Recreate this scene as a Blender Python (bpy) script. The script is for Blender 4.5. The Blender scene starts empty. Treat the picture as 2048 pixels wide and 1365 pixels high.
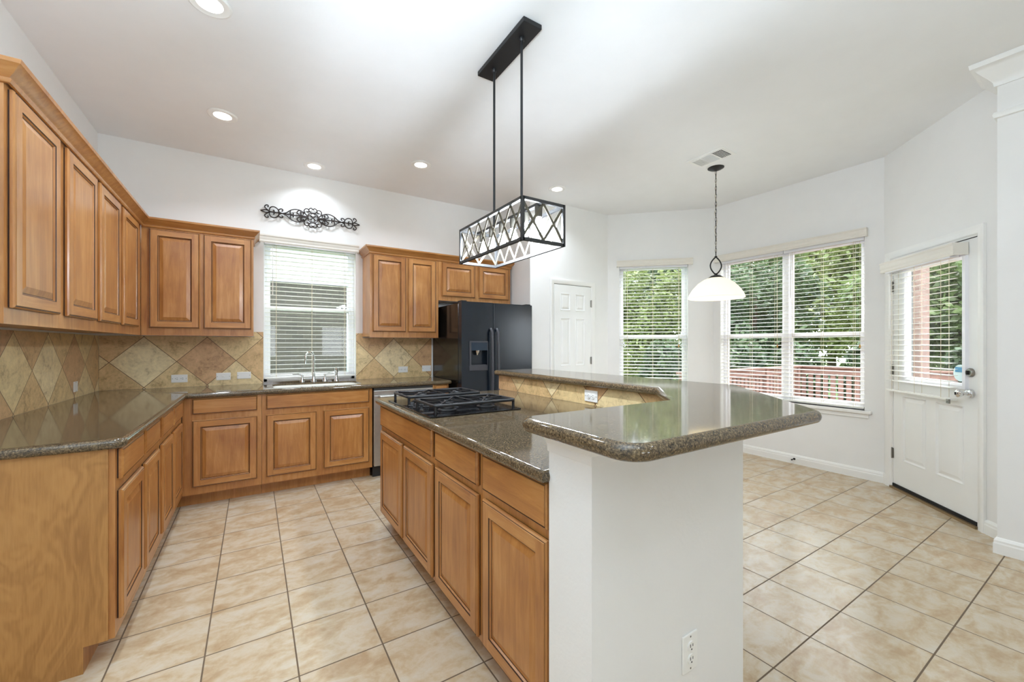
import bpy, bmesh, math, random
from mathutils import Matrix, Vector, noise as mnoise

random.seed(7)
SC = bpy.context.scene
COL = SC.collection
PI = math.pi

# ------------------------------------------------------------------ camera
CAM_H = 1.295
YAW = math.atan((1024 - 507) / 816.0)
cam_data = bpy.data.cameras.new('camera')
cam_data.sensor_width = 36.0
cam_data.lens = 816.0 / 2048.0 * 36.0
cam_data.shift_y = (690.0 - 682.5) / 2048.0
cam_data.clip_start = 0.05
cam_data.clip_end = 200
cam = bpy.data.objects.new('camera', cam_data)
cam.location = (0, 0, CAM_H)
cam.rotation_euler = (PI / 2, 0, -YAW)
COL.objects.link(cam)
SC.camera = cam

# ------------------------------------------------------------------ exposure
vs = SC.view_settings
vs.view_transform = 'Standard'
vs.look = 'None'
vs.exposure = 0.80
vs.gamma = 1.0
vs.use_curve_mapping = False
try:
    SC.cycles.max_bounces = 10
    SC.cycles.diffuse_bounces = 6
    SC.cycles.transparent_max_bounces = 16
    SC.cycles.sample_clamp_indirect = 6.0
    SC.cycles.caustics_reflective = False
    SC.cycles.caustics_refractive = False
except Exception:
    pass

# ------------------------------------------------------------------ sky, sun and daylight
W = bpy.data.worlds.new('sky')
SC.world = W
W.use_nodes = True
nt = W.node_tree
bg = nt.nodes['Background']
bg.inputs['Color'].default_value = (0.86, 0.92, 1.0, 1)
bg.inputs['Strength'].default_value = 5.6

def light(name, kind, loc, energy, color=(1, 1, 1), target=None, size=0.2, size_y=None, spread=None, parent=None):
    d = bpy.data.lights.new(name, kind)
    d.energy = energy
    d.color = color
    if kind == 'AREA':
        d.size = size
        if size_y:
            d.shape = 'RECTANGLE'
            d.size_y = size_y
        else:
            d.shape = 'DISK'
        if spread:
            d.spread = spread
    elif kind == 'SUN':
        d.angle = size
    else:
        d.shadow_soft_size = size
    o = bpy.data.objects.new(name, d)
    COL.objects.link(o)
    o.location = loc
    if target is not None:
        v = Vector(target) - Vector(loc)
        o.rotation_euler = v.to_track_quat('-Z', 'Y').to_euler()
    if parent:
        o.parent = parent
    return o

light('sun', 'SUN', (20, 5, 20), 2.6, (1, .96, .88), target=(13, 1.5, 0), size=0.05)
# added unseen fill light, aimed straight up to brighten the ceiling above the camera
light('ceiling_fill', 'AREA', (-0.05, 0.25, 1.8), 56, (0.70, 0.86, 1.0), target=(-0.05, 0.251, 3.05), size=.7)

# ------------------------------------------------------------------ materials
def srgb(r, g, b):
    def f(c):
        c /= 255.0
        return c / 12.92 if c <= 0.04045 else ((c + 0.055) / 1.055) ** 2.4
    return (f(r), f(g), f(b), 1.0)

class NT:
    def __init__(self, name):
        self.m = bpy.data.materials.new(name)
        self.m.use_nodes = True
        self.t = self.m.node_tree
        self.b = self.t.nodes['Principled BSDF']
        self.out = self.t.nodes['Material Output']
    def n(self, typ, **kw):
        x = self.t.nodes.new(typ)
        for k, v in kw.items():
            setattr(x, k, v)
        return x
    def l(self, a, b):
        self.t.links.new(a, b)
    def math(self, op, a, b=None, c=None):
        x = self.n('ShaderNodeMath', operation=op)
        for i, v in enumerate((a, b, c)):
            if v is None:
                continue
            if isinstance(v, (int, float)):
                x.inputs[i].default_value = v
            else:
                self.l(v, x.inputs[i])
        return x.outputs[0]
    def vmath(self, op, a, b=None):
        x = self.n('ShaderNodeVectorMath', operation=op)
        for i, v in enumerate((a, b)):
            if v is None:
                continue
            if isinstance(v, tuple):
                x.inputs[i].default_value = v
            else:
                self.l(v, x.inputs[i])
        return x.outputs[0]
    def coord(self, rand=False):
        tc = self.n('ShaderNodeTexCoord').outputs['Object']
        if rand:
            oi = self.n('ShaderNodeObjectInfo').outputs['Random']
            s = self.math('MULTIPLY', oi, 37.0)
            c = self.n('ShaderNodeCombineXYZ')
            self.l(s, c.inputs[0]); self.l(s, c.inputs[1]); self.l(s, c.inputs[2])
            tc = self.vmath('ADD', tc, c.outputs[0])
        return tc
    def scale(self, v, s):
        return self.vmath('MULTIPLY', v, s)
    def noise(self, v, scale, detail=4, rough=.55, dist=0.0):
        x = self.n('ShaderNodeTexNoise')
        x.inputs['Scale'].default_value = scale
        x.inputs['Detail'].default_value = detail
        x.inputs['Roughness'].default_value = rough
        x.inputs['Distortion'].default_value = dist
        if v is not None:
            self.l(v, x.inputs['Vector'])
        return x.outputs['Fac']
    def ramp(self, fac, stops):
        x = self.n('ShaderNodeValToRGB')
        e = x.color_ramp.elements
        while len(e) < len(stops):
            e.new(0.5)
        for el, (p, c) in zip(e, stops):
            el.position = p
            el.color = c
        self.l(fac, x.inputs[0])
        return x.outputs['Color']
    def mix(self, fac, a, b, mode='MIX'):
        x = self.n('ShaderNodeMix', data_type='RGBA', blend_type=mode)
        for s, v in ((0, fac), (6, a), (7, b)):
            if isinstance(v, (int, float)):
                x.inputs[s].default_value = v
            elif isinstance(v, tuple):
                x.inputs[s].default_value = v
            else:
                self.l(v, x.inputs[s])
        return x.outputs[2]
    def bump(self, h, strength=.2, dist=.002):
        x = self.n('ShaderNodeBump')
        x.inputs['Strength'].default_value = strength
        x.inputs['Distance'].default_value = dist
        self.l(h, x.inputs['Height'])
        self.l(x.outputs[0], self.b.inputs['Normal'])
    def set(self, **kw):
        for k, v in kw.items():
            i = self.b.inputs[k.replace('_', ' ')]
            if isinstance(v, (int, float, tuple)):
                i.default_value = v
            else:
                self.l(v, i)
        return self.m

def plain(name, rgb, rough=.5, metal=0.0, coat=0.0, nz=0.04, nscale=6.0, bump=0.0, bscale=200, spec=0.5):
    """a painted / metal / plastic surface with slight mottling"""
    N = NT(name)
    c = srgb(*rgb)
    co = N.coord()
    f = N.noise(co, nscale, 3)
    a = tuple(x * (1 - nz) for x in c[:3]) + (1,)
    b = tuple(min(1, x * (1 + nz)) for x in c[:3]) + (1,)
    N.set(Base_Color=N.ramp(f, [(0.3, a), (0.7, b)]), Roughness=rough, Metallic=metal)
    N.b.inputs['Specular IOR Level'].default_value = spec
    if coat:
        N.b.inputs['Coat Weight'].default_value = coat
        N.b.inputs['Coat Roughness'].default_value = .1
    if bump:
        N.bump(N.noise(co, bscale, 2), bump)
    return N.m

def wood(name, dark, mid, lite, grain):
    N = NT(name)
    co = N.coord(rand=True)
    sc = (9, 9, .9) if grain == 'z' else (.9, 9, 9)
    g = N.noise(N.scale(co, sc), 3.2, 6, .6, .9)
    fine = N.noise(N.scale(co, tuple(4 * x for x in sc)), 6, 3, .6)
    blot = N.noise(co, 2.6, 3, .5, .6)
    f = N.math('ADD', N.math('MULTIPLY', g, .5), N.math('MULTIPLY', blot, .42))
    f = N.math('ADD', f, N.math('MULTIPLY', fine, .1))
    col = N.ramp(f, [(.36, srgb(*dark)), (.52, srgb(*mid)), (.68, srgb(*lite))])
    N.set(Base_Color=col, Roughness=.33)
    N.b.inputs['Coat Weight'].default_value = .25
    N.b.inputs['Coat Roughness'].default_value = .22
    N.bump(fine, .03)
    return N.m

M = {}
M['wood'] = wood('maple_vertical_grain', (150, 94, 48), (175, 119, 63), (197, 143, 86), 'z')
M['woodh'] = wood('maple_horizontal_grain', (150, 94, 48), (177, 121, 64), (198, 146, 88), 'x')
M['glaze_gap_shade'] = plain('dark_glaze_and_gap_shade', (50, 25, 13), .5)  # cabinet glaze lines, and painted shade round the door backs

def ply():
    N = NT('plywood_end_panel')
    co = N.coord()
    v = N.scale(co, (2.6, 2.6, 1.3))
    n1 = N.noise(v, 1.3, 3, .5, 1.6)
    rings = N.math('SINE', N.math('MULTIPLY', n1, 70.0))
    fine = N.noise(N.scale(co, (40, 40, 3)), 4, 3)
    f = N.math('ADD', N.math('MULTIPLY', rings, .05), N.math('ADD', N.math('MULTIPLY', n1, .5), N.math('MULTIPLY', fine, .28)))
    N.set(Base_Color=N.ramp(f, [(.26, srgb(156, 110, 60)), (.4, srgb(176, 128, 72)), (.56, srgb(190, 142, 84))]), Roughness=.4)
    return N.m
M['ply'] = ply()

def granite():
    N = NT('brown_granite')
    co = N.coord()
    v1 = N.n('ShaderNodeTexVoronoi'); v1.inputs['Scale'].default_value = 320
    N.l(co, v1.inputs['Vector'])
    n1 = N.noise(co, 170, 4, .7)
    n2 = N.noise(co, 30, 3)
    f = N.math('ADD', N.math('MULTIPLY', n1, .9), N.math('MULTIPLY', n2, .1))
    base = N.ramp(f, [(.36, srgb(28, 25, 22)), (.46, srgb(76, 64, 47)), (.56, srgb(120, 101, 74)), (.68, srgb(172, 152, 118))])
    spk = N.ramp(v1.outputs['Color'], [(.30, srgb(36, 33, 32)), (.55, srgb(110, 96, 76))])
    N.set(Base_Color=N.mix(.35, base, spk), Roughness=.07)
    N.b.inputs['Specular IOR Level'].default_value = .6
    return N.m
M['granite'] = granite()

def floor_tile(px, py, x0, y0):
    N = NT('beige_floor_tile')
    co = N.coord()
    sp = N.n('ShaderNodeSeparateXYZ'); N.l(co, sp.inputs[0])
    gx = N.math('DIVIDE', N.math('SUBTRACT', sp.outputs[0], x0), px)
    gy = N.math('DIVIDE', N.math('SUBTRACT', sp.outputs[1], y0), py)
    def edge(g, p):
        fr = N.math('FRACT', g)
        return N.math('MULTIPLY', N.math('MINIMUM', fr, N.math('SUBTRACT', 1.0, fr)), p)
    d = N.math('MINIMUM', edge(gx, px), edge(gy, py))
    mask = N.math('GREATER_THAN', d, 0.0030)
    cell = N.n('ShaderNodeCombineXYZ')
    N.l(N.math('FLOOR', gx), cell.inputs[0]); N.l(N.math('FLOOR', gy), cell.inputs[1])
    wn = N.n('ShaderNodeTexWhiteNoise'); N.l(cell.outputs[0], wn.inputs['Vector'])
    off = N.scale(wn.outputs['Color'], (9, 9, 9))
    cc = N.vmath('ADD', co, off)
    big = N.noise(N.scale(cc, (1, 1.6, 1)), 6.5, 5, .62, .5)
    sml = N.noise(cc, 34, 4, .65)
    f = N.math('ADD', N.math('MULTIPLY', big, .78), N.math('MULTIPLY', sml, .22))
    f = N.math('ADD', f, N.math('MULTIPLY', N.math('SUBTRACT', wn.outputs['Value'], .5), .06))
    col = N.ramp(f, [(.34, srgb(178, 150, 116)), (.46, srgb(191, 169, 138)), (.55, srgb(199, 182, 157)), (.68, srgb(203, 192, 174))])
    grout = srgb(104, 86, 66)
    N.set(Base_Color=N.mix(mask, grout, col), Roughness=N.mix(mask, (.8, .8, .8, 1), (.22, .22, .22, 1)))
    N.bump(mask, .35, .0015)
    return N.m
M['floor'] = floor_tile(.3217, .3235, -.171, 3.731)

def diamond_tile():
    """12 inch travertine laid on the diagonal; object origin at a diamond's bottom corner"""
    N = NT('travertine_diamond_tile')
    co = N.coord(rand=False)
    sp = N.n('ShaderNodeSeparateXYZ'); N.l(co, sp.inputs[0])
    D = .44
    a = N.math('DIVIDE', N.math('ADD', sp.outputs[0], sp.outputs[2]), D)
    b = N.math('DIVIDE', N.math('SUBTRACT', sp.outputs[2], sp.outputs[0]), D)
    def edge(g):
        fr = N.math('FRACT', g)
        return N.math('MULTIPLY', N.math('MINIMUM', fr, N.math('SUBTRACT', 1.0, fr)), D * .707)
    d = N.math('MINIMUM', edge(a), edge(b))
    mask = N.math('GREATER_THAN', d, .0022)
    cell = N.n('ShaderNodeCombineXYZ')
    N.l(N.math('FLOOR', a), cell.inputs[0]); N.l(N.math('FLOOR', b), cell.inputs[1])
    oi = N.n('ShaderNodeObjectInfo').outputs['Random']
    N.l(N.math('MULTIPLY', oi, 50), cell.inputs[2])
    wn = N.n('ShaderNodeTexWhiteNoise'); N.l(cell.outputs[0], wn.inputs['Vector'])
    cc = N.vmath('ADD', co, N.scale(wn.outputs['Color'], (7, 7, 7)))
    big = N.noise(cc, 9, 6, .68, 1.0)
    pit = N.noise(cc, 55, 5, .75)
    val = N.math('FRACT', N.math('ADD', N.math('ADD', N.math('MULTIPLY', N.math('FLOOR', a), .55), N.math('MULTIPLY', N.math('FLOOR', b), .35)), 40.85))
    tone = N.ramp(val, [(0.0, srgb(206, 164, 122)), (.3, srgb(218, 186, 136)), (.6, srgb(226, 202, 152)), (.85, srgb(236, 217, 174))])
    var = N.ramp(N.math('ADD', N.math('MULTIPLY', big, .62), N.math('MULTIPLY', pit, .38)),
                 [(.36, (.58, .52, .46, 1)), (.47, (.92, .90, .86, 1)), (.56, (1.05, 1.04, 1.02, 1)), (.66, (1.18, 1.18, 1.17, 1))])
    col = N.mix(1.0, tone, var, 'MULTIPLY')
    N.set(Base_Color=N.mix(mask, srgb(112, 86, 58), col), Roughness=.38)
    N.bump(mask, .3, .0015)
    return N.m
M['diamond'] = diamond_tile()

def bricks(name, c1, c2, mort, bw, bh):
    N = NT(name)
    co = N.coord()
    sp = N.n('ShaderNodeSeparateXYZ'); N.l(co, sp.inputs[0])
    c = N.n('ShaderNodeCombineXYZ')
    N.l(N.math('ADD', sp.outputs[0], sp.outputs[1]), c.inputs[0]); N.l(sp.outputs[2], c.inputs[1])
    t = N.n('ShaderNodeTexBrick')
    t.inputs['Scale'].default_value = 1.0
    t.inputs['Brick Width'].default_value = bw
    t.inputs['Row Height'].default_value = bh
    t.inputs['Mortar Size'].default_value = .006
    t.inputs['Color1'].default_value = srgb(*c1)
    t.inputs['Color2'].default_value = srgb(*c2)
    t.inputs['Mortar'].default_value = srgb(*mort)
    N.l(c.outputs[0], t.inputs['Vector'])
    n = N.noise(co, 25, 4)
    N.set(Base_Color=N.mix(.35, t.outputs['Color'], N.ramp(n, [(.35, srgb(*[int(x * .7) for x in c1])), (.65, srgb(*[min(255, int(x * 1.2)) for x in c2]))])), Roughness=.85)
    return N.m
M['brick_grey'] = bricks('taupe_brick', (67, 63, 54), (51, 48, 43), (83, 80, 72), .2, .072)
M['brick_red'] = bricks('reddish_brick', (125, 101, 91), (107, 85, 76), (131, 119, 110), .2, .072)

M['wall'] = plain('warm_white_wall_paint', (236, 235, 233), .55, nz=.01, bump=.10, bscale=110)
M['wallcool'] = plain('white_half_wall_paint', (236, 235, 233), .5, nz=.01, bump=.28, bscale=75)
M['ceil'] = plain('white_ceiling_paint', (238, 238, 238), .7, nz=.01, bump=.12, bscale=90)
M['trim'] = plain('white_trim_paint', (240, 239, 236), .32, nz=.01)
M['door'] = plain('white_door_paint', (240, 240, 238), .35, nz=.01)
M['vinyl'] = plain('white_vinyl_frame', (238, 238, 242), .35, nz=.01)
M['blind'] = plain('white_blind_slat', (240, 239, 233), .4, nz=.01)
M['valance'] = plain('cream_blind_valance', (228, 223, 213), .4, nz=.01)
M['cord'] = plain('cream_cord', (216, 204, 180), .8)
M['tassel'] = plain('amber_wooden_tassel', (200, 150, 70), .5)
M['plastic'] = plain('white_plastic', (240, 239, 235), .3, nz=.01)
M['slot'] = plain('dark_slot', (40, 38, 36), .6)
M['black'] = plain('matte_black_metal', (24, 24, 26), .45, nz=.1)
M['iron'] = plain('brown_black_wrought_iron', (44, 36, 32), .5, metal=.4, nz=.2, nscale=40)
M['bronze'] = plain('oil_rubbed_bronze', (38, 36, 36), .4, metal=.5, nz=.15, nscale=30)
M['cage'] = plain('dark_grey_cage_frame', (54, 54, 54), .5, metal=.2)
M['lattice'] = plain('antique_silver_lattice', (92, 86, 72), .5, metal=.3, nz=.1, nscale=30)
M['socket'] = plain('grey_lamp_socket', (70, 67, 60), .5, metal=.2)
M['fridge'] = plain('black_fridge_enamel', (18, 26, 36), .2, nz=.12, nscale=160, bump=.10, bscale=260)  # blue of reflected windows mixed into the black base colour
M['fridgeside'] = plain('black_fridge_side', (22, 19, 17), .14, nz=.1)
M['fridgegrey'] = plain('charcoal_plastic', (62, 62, 68), .35)
M['panelglass'] = plain('dark_control_panel', (34, 50, 66), .12)
M['marks'] = plain('pale_grey_print', (150, 160, 170), .5)
M['steel'] = plain('brushed_steel', (196, 194, 190), .33, metal=.85, nz=.05, nscale=30)
M['chrome'] = plain('chrome', (225, 226, 228), .08, metal=1.0, nz=.01)
M['nickel'] = plain('satin_nickel', (150, 146, 140), .3, metal=.9)
M['sink'] = plain('white_enamel', (238, 236, 230), .15, nz=.01)
M['cook'] = plain('black_glass_cooktop', (14, 14, 16), .08, nz=.1)
M['castiron'] = plain('black_cast_iron', (26, 27, 30), .42, nz=.1, nscale=80)
M['rubber'] = plain('black_rubber', (26, 24, 22), .8)
M['threshold'] = plain('aged_brass_threshold', (150, 126, 92), .4, metal=.5)
M['deckwood'] = plain('reddish_stained_wood', (119, 91, 80), .7, nz=.2, nscale=9)
M['deckfloor'] = plain('grey_brown_deck_boards', (138, 112, 98), .75, nz=.2, nscale=9)
M['siding'] = plain('pale_teal_siding', (186, 212, 206), .7)
M['soffit'] = plain('pale_soffit_paint', (132, 134, 140), .6)
M['roof'] = plain('grey_shingle', (120, 116, 112), .9, nz=.2, nscale=20)
M['bark'] = plain('grey_brown_bark', (92, 78, 64), .9, nz=.3, nscale=14)
M['sticker'] = plain('blue_sticker', (70, 140, 180), .4, nz=.02)
M['stickerw'] = plain('white_sticker', (214, 236, 238), .4, nz=.02)
M['ventdark'] = plain('vent_shadow_grey', (72, 72, 70), .8)

def lawn():
    N = NT('lawn')
    co = N.coord()
    N.set(Base_Color=N.ramp(N.noise(co, 8, 5), [(.3, srgb(60, 84, 40)), (.7, srgb(116, 140, 74))]), Roughness=.9)
    return N.m
M['lawn'] = lawn()

def leaf(name, a, b, c):
    N = NT(name)
    co = N.coord()
    f = N.noise(co, 1.6, 3)
    f2 = N.noise(co, 14, 2)
    ff = N.math('ADD', N.math('MULTIPLY', f, .6), N.math('MULTIPLY', f2, .4))
    N.set(Base_Color=N.ramp(ff, [(.35, srgb(*a)), (.5, srgb(*b)), (.65, srgb(*c))]), Roughness=.55)
    N.b.inputs['Subsurface Weight'].default_value = 0
    tr = N.n('ShaderNodeBsdfTranslucent'); tr.inputs['Color'].default_value = srgb(*c)
    mx = N.n('ShaderNodeMixShader'); mx.inputs[0].default_value = .25
    N.l(N.b.outputs[0], mx.inputs[1]); N.l(tr.outputs[0], mx.inputs[2])
    N.l(mx.outputs[0], N.out.inputs['Surface'])
    return N.m
M['leaf'] = [leaf('mid_green_leaves', (33, 49, 23), (74, 92, 47), (113, 128, 79)),
             leaf('yellow_green_leaves', (49, 63, 25), (98, 112, 54), (135, 143, 91)),
             leaf('deep_green_leaves', (23, 37, 23), (53, 73, 42), (91, 107, 70))]

def glass(name):
    N = NT(name)
    tr = N.n('ShaderNodeBsdfTransparent'); tr.inputs['Color'].default_value = (.96, .98, .97, 1)
    gl = N.n('ShaderNodeBsdfGlossy'); gl.inputs['Roughness'].default_value = .02
    fr = N.n('ShaderNodeFresnel'); fr.inputs['IOR'].default_value = 1.45
    mx = N.n('ShaderNodeMixShader')
    N.l(fr.outputs[0], mx.inputs[0]); N.l(tr.outputs[0], mx.inputs[1]); N.l(gl.outputs[0], mx.inputs[2])
    N.l(mx.outputs[0], N.out.inputs['Surface'])
    return N.m
M['glass'] = glass('window_glass')

def emit(name, rgb, strength):
    N = NT(name)
    N.set(Base_Color=srgb(*rgb), Roughness=.4)
    N.b.inputs['Emission Color'].default_value = srgb(*rgb)
    N.b.inputs['Emission Strength'].default_value = strength
    return N.m
M['lens'] = emit('glowing_lamp_lens', (255, 250, 240), 3.5)
M['bulb'] = emit('glowing_bulb', (232, 243, 255), 225.0)
M['bulbdim'] = emit('softly_glowing_bulb', (255, 246, 226), 25.0)
M['shade'] = emit('lit_frosted_glass', (250, 240, 214), .36)

# ------------------------------------------------------------------ mesh building
class MB:
    def __init__(self):
        self.bm = bmesh.new()
    def face(self, pts, m=0):
        f = self.bm.faces.new([self.bm.verts.new(p) for p in pts])
        f.material_index = m
        return f
    def box(self, x0, x1, y0, y1, z0, z1, m=0):
        v = [self.bm.verts.new((x, y, z)) for z in (z0, z1) for y in (y0, y1) for x in (x0, x1)]
        for q in ((0, 2, 3, 1), (4, 5, 7, 6), (0, 1, 5, 4), (2, 6, 7, 3), (0, 4, 6, 2), (1, 3, 7, 5)):
            self.bm.faces.new([v[i] for i in q]).material_index = m
    def obox(self, c, ax, ay, az, m=0):
        """box from centre and three half-axis vectors"""
        c, ax, ay, az = Vector(c), Vector(ax), Vector(ay), Vector(az)
        v = [self.bm.verts.new(c + sx * ax + sy * ay + sz * az) for sz in (-1, 1) for sy in (-1, 1) for sx in (-1, 1)]
        for q in ((0, 2, 3, 1), (4, 5, 7, 6), (0, 1, 5, 4), (2, 6, 7, 3), (0, 4, 6, 2), (1, 3, 7, 5)):
            self.bm.faces.new([v[i] for i in q]).material_index = m
    def bar(self, p, q, w, h, up=(0, 0, 1), m=0):
        p, q, up = Vector(p), Vector(q), Vector(up)
        d = (q - p)
        L = d.length / 2
        d.normalize()
        s = d.cross(up)
        if s.length < 1e-4:
            s = d.cross(Vector((1, 0, 0)))
        s.normalize()
        u = s.cross(d)
        self.obox((p + q) / 2, d * L, s * w / 2, u * h / 2, m)
    def prism(self, poly, z0, z1, m=0):
        a = [self.bm.verts.new((x, y, z0)) for x, y in poly]
        b = [self.bm.verts.new((x, y, z1)) for x, y in poly]
        n = len(poly)
        for i in range(n):
            self.bm.faces.new((a[i], a[(i + 1) % n], b[(i + 1) % n], b[i])).material_index = m
        self.bm.faces.new(b).material_index = m
        self.bm.faces.new(a[::-1]).material_index = m
    def loft(self, rings, closed=True, cap=True, m=0):
        rs = [[self.bm.verts.new(p) for p in r] for r in rings]
        n = len(rs[0])
        for a, b in zip(rs, rs[1:]):
            for i in range(n if closed else n - 1):
                j = (i + 1) % n
                self.bm.faces.new((a[i], a[j], b[j], b[i])).material_index = m
        if cap and closed:
            self.bm.faces.new(rs[0][::-1]).material_index = m
            self.bm.faces.new(rs[-1]).material_index = m
    def tube(self, pts, r, seg=8, closed=False, m=0, flat=1.0):
        pts = [Vector(p) for p in pts]
        n = len(pts)
        rings = []
        prev = None
        for i, p in enumerate(pts):
            if closed:
                t = pts[(i + 1) % n] - pts[i - 1]
            else:
                t = pts[min(i + 1, n - 1)] - pts[max(i - 1, 0)]
            t.normalize()
            if prev is None:
                u = t.cross(Vector((0, 0, 1)))
                if u.length < .05:
                    u = t.cross(Vector((1, 0, 0)))
            else:
                u = prev - t * prev.dot(t)
            u.normalize()
            prev = u
            w = t.cross(u)
            rr = r[i] if isinstance(r, (list, tuple)) else r
            rings.append([p + (u * math.cos(a) + w * math.sin(a) * flat) * rr for a in [2 * PI * k / seg for k in range(seg)]])
        if closed:
            rings.append(rings[0])
            self.loft(rings, True, False, m)
        else:
            self.loft(rings, True, True, m)
    def cyl(self, p, q, r, seg=16, m=0, r2=None):
        self.tube([p, q], [r, r if r2 is None else r2], seg, m=m)
    def lathe(self, prof, c=(0, 0, 0), seg=32, m=0, axis='z'):
        rings = []
        for r, z in prof:
            ring = []
            for k in range(seg):
                a = 2 * PI * k / seg
                if axis == 'z':
                    ring.append((c[0] + r * math.cos(a), c[1] + r * math.sin(a), c[2] + z))
                else:
                    ring.append((c[0] + r * math.cos(a), c[1] + z, c[2] + r * math.sin(a)))
            rings.append(ring)
        self.loft(rings, True, True, m)
    def sweep(self, path, prof, side=1, m=0):
        """profile (out, z) swept along a horizontal path with mitred corners; out is to the right of travel when side=1"""
        P = [Vector((p[0], p[1])) for p in path]
        nrm = []
        for a, b in zip(P, P[1:]):
            d = (b - a).normalized()
            nrm.append(Vector((d.y, -d.x)) * side)
        rings = []
        for i, p in enumerate(P):
            n1 = nrm[max(i - 1, 0)]
            n2 = nrm[min(i, len(nrm) - 1)]
            mv = (n1 + n2) / (1 + n1.dot(n2))
            rings.append([(p.x + mv.x * o, p.y + mv.y * o, z) for o, z in prof])
        self.loft(rings, True, True, m)
    def ring(self, x0, x1, z0, z1, a, ya, b, yb, m=(0, 0, 0, 0)):
        """rect ring in the XZ plane from inset a at depth ya to inset b at depth yb; materials left,right,bottom,top"""
        A = [(x0 + a, ya, z0 + a), (x1 - a, ya, z0 + a), (x1 - a, ya, z1 - a), (x0 + a, ya, z1 - a)]
        B = [(x0 + b, yb, z0 + b), (x1 - b, yb, z0 + b), (x1 - b, yb, z1 - b), (x0 + b, yb, z1 - b)]
        if isinstance(m, int):
            m = (m, m, m, m)
        self.face((A[3], A[0], B[0], B[3]), m[0])
        self.face((A[1], A[2], B[2], B[1]), m[1])
        self.face((A[0], A[1], B[1], B[0]), m[2])
        self.face((A[2], A[3], B[3], B[2]), m[3])

def finish(name, mb, mats, off, smooth, bevel):
    bm = mb.bm
    bmesh.ops.translate(bm, vec=-Vector(off), verts=bm.verts)
    bmesh.ops.remove_doubles(bm, verts=bm.verts, dist=1e-5)
    me = bpy.data.meshes.new(name)
    bm.to_mesh(me)
    bm.free()
    for k in (mats if isinstance(mats, (list, tuple)) else [mats]):
        me.materials.append(M[k] if isinstance(k, str) else k)
    if smooth:
        for p in me.polygons:
            p.use_smooth = True
        me.set_sharp_from_angle(angle=math.radians(40))
        for p in me.polygons:
            if p.area > .02 and abs(p.normal.z) > .99:
                p.use_smooth = False
    o = bpy.data.objects.new(name, me)
    COL.objects.link(o)
    if bevel:
        b = o.modifiers.new('bevel', 'BEVEL')
        b.width = bevel
        b.segments = 2
        b.limit_method = 'ANGLE'
        b.angle_limit = math.radians(50)
    return o

OFF = {}
I4 = Matrix.Identity(4)

def frame(ox, oy, dx, dy):
    d = Vector((dx, dy, 0)).normalized()
    y = Vector((-d.y, d.x, 0))
    m = Matrix(((d.x, y.x, 0, ox), (d.y, y.y, 0, oy), (0, 0, 1, 0), (0, 0, 0, 1)))
    return m

def tag(o, label, cat, group=None):
    o['label'] = label
    o['category'] = cat
    if group:
        o['group'] = group
    return o

def thing(name, label, cat, F, off, group=None, structure=False):
    o = bpy.data.objects.new(name, None)
    o.empty_display_size = .1
    COL.objects.link(o)
    o.matrix_world = F @ Matrix.Translation(off)
    OFF[o.name] = off
    if structure:
        o['kind'] = 'structure'
    if label:
        tag(o, label, cat, group)
    return o

def part(name, mb, mats, parent, smooth=False, bevel=0, label=None):
    off = OFF[parent.name]
    o = finish(name, mb, mats, off, smooth, bevel)
    o.parent = parent
    OFF[o.name] = off
    if label:
        o['label'] = label
    return o

def solo(name, mb, mats, F, off, label, cat, group=None, smooth=False, bevel=0, kind=None):
    o = finish(name, mb, mats, off, smooth, bevel)
    o.matrix_world = F @ Matrix.Translation(off)
    OFF[o.name] = off
    if label:
        tag(o, label, cat, group)
    if kind:
        o['kind'] = kind
    return o

def struct(name, mb, mats, F=I4, off=(0, 0, 0), smooth=False, bevel=0):
    o = finish(name, mb, mats, off, smooth, bevel)
    o.matrix_world = F @ Matrix.Translation(off)
    o['kind'] = 'structure'
    OFF[o.name] = off
    return o

# wall frames: local x runs along the wall, local y points out of the room
FB = frame(0, 4.69, 1, 0)
FL = frame(-1.09, 0, 0, 1)
FP = frame(0, 3.97, 1, 0)
FW1 = frame(4.05, 3.97, 1, -1)
FW2 = frame(4.98, 3.04, 0, -1)
FW3 = frame(4.98, 1.36, -1, -1)
FI = frame(1.80, 0, 0, -1)
CEIL = 3.05
REAR = -6.2

# ------------------------------------------------------------------ the room
def wall(name, F, x0, x1, holes=(), t=.14, z1=CEIL, mat='wall'):
    mb = MB()
    xs = x0
    for (h0, h1, b0, b1) in sorted(holes):
        mb.box(xs, h0, 0, t, 0, z1)
        if b0 > 0:
            mb.box(h0, h1, 0, t, 0, b0)
        mb.box(h0, h1, 0, t, b1, z1)
        xs = h1
    mb.box(xs, x1, 0, t, 0, z1)
    return struct(name, mb, mat, F)

KW = (.085, .945, .925, 2.345)      # kitchen window hole in the back wall
W1H = (.15, 1.015, .66, 2.37)
W2H = (.095, 1.535, .66, 2.37)
W3H = (.10, .99, 0, 2.075)

mb = MB()
mb.prism([(-1.3, REAR - .2), (4.2, REAR - .2), (4.2, .5), (5.12, 1.3), (5.12, 3.1), (4.1, 4.15), (2.9, 4.83), (-1.3, 4.83)], -.12, 0)
struct('floor', mb, 'floor')
mb = MB()
mb.prism([(-1.3, REAR - .2), (4.3, REAR - .2), (4.3, .4), (5.2, 1.3), (5.2, 3.15), (4.1, 4.25), (2.95, 4.83), (-1.3, 4.83)], CEIL, CEIL + .15)
struct('ceiling', mb, 'ceil')
wall('wall_left', FL, REAR, 4.83)
wall('wall_back', FB, -1.09, 2.77, [KW])
mb = MB(); mb.box(2.77, 2.91, 4.11, 4.83, 0, CEIL); struct('wall_fridge_alcove', mb, 'wall')
wall('wall_pantry', FP, 2.77, 4.11)
wall('wall_bay_left', FW1, 0, 1.3152, [W1H])
wall('wall_bay', FW2, -.06, 1.74, [W2H])
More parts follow.
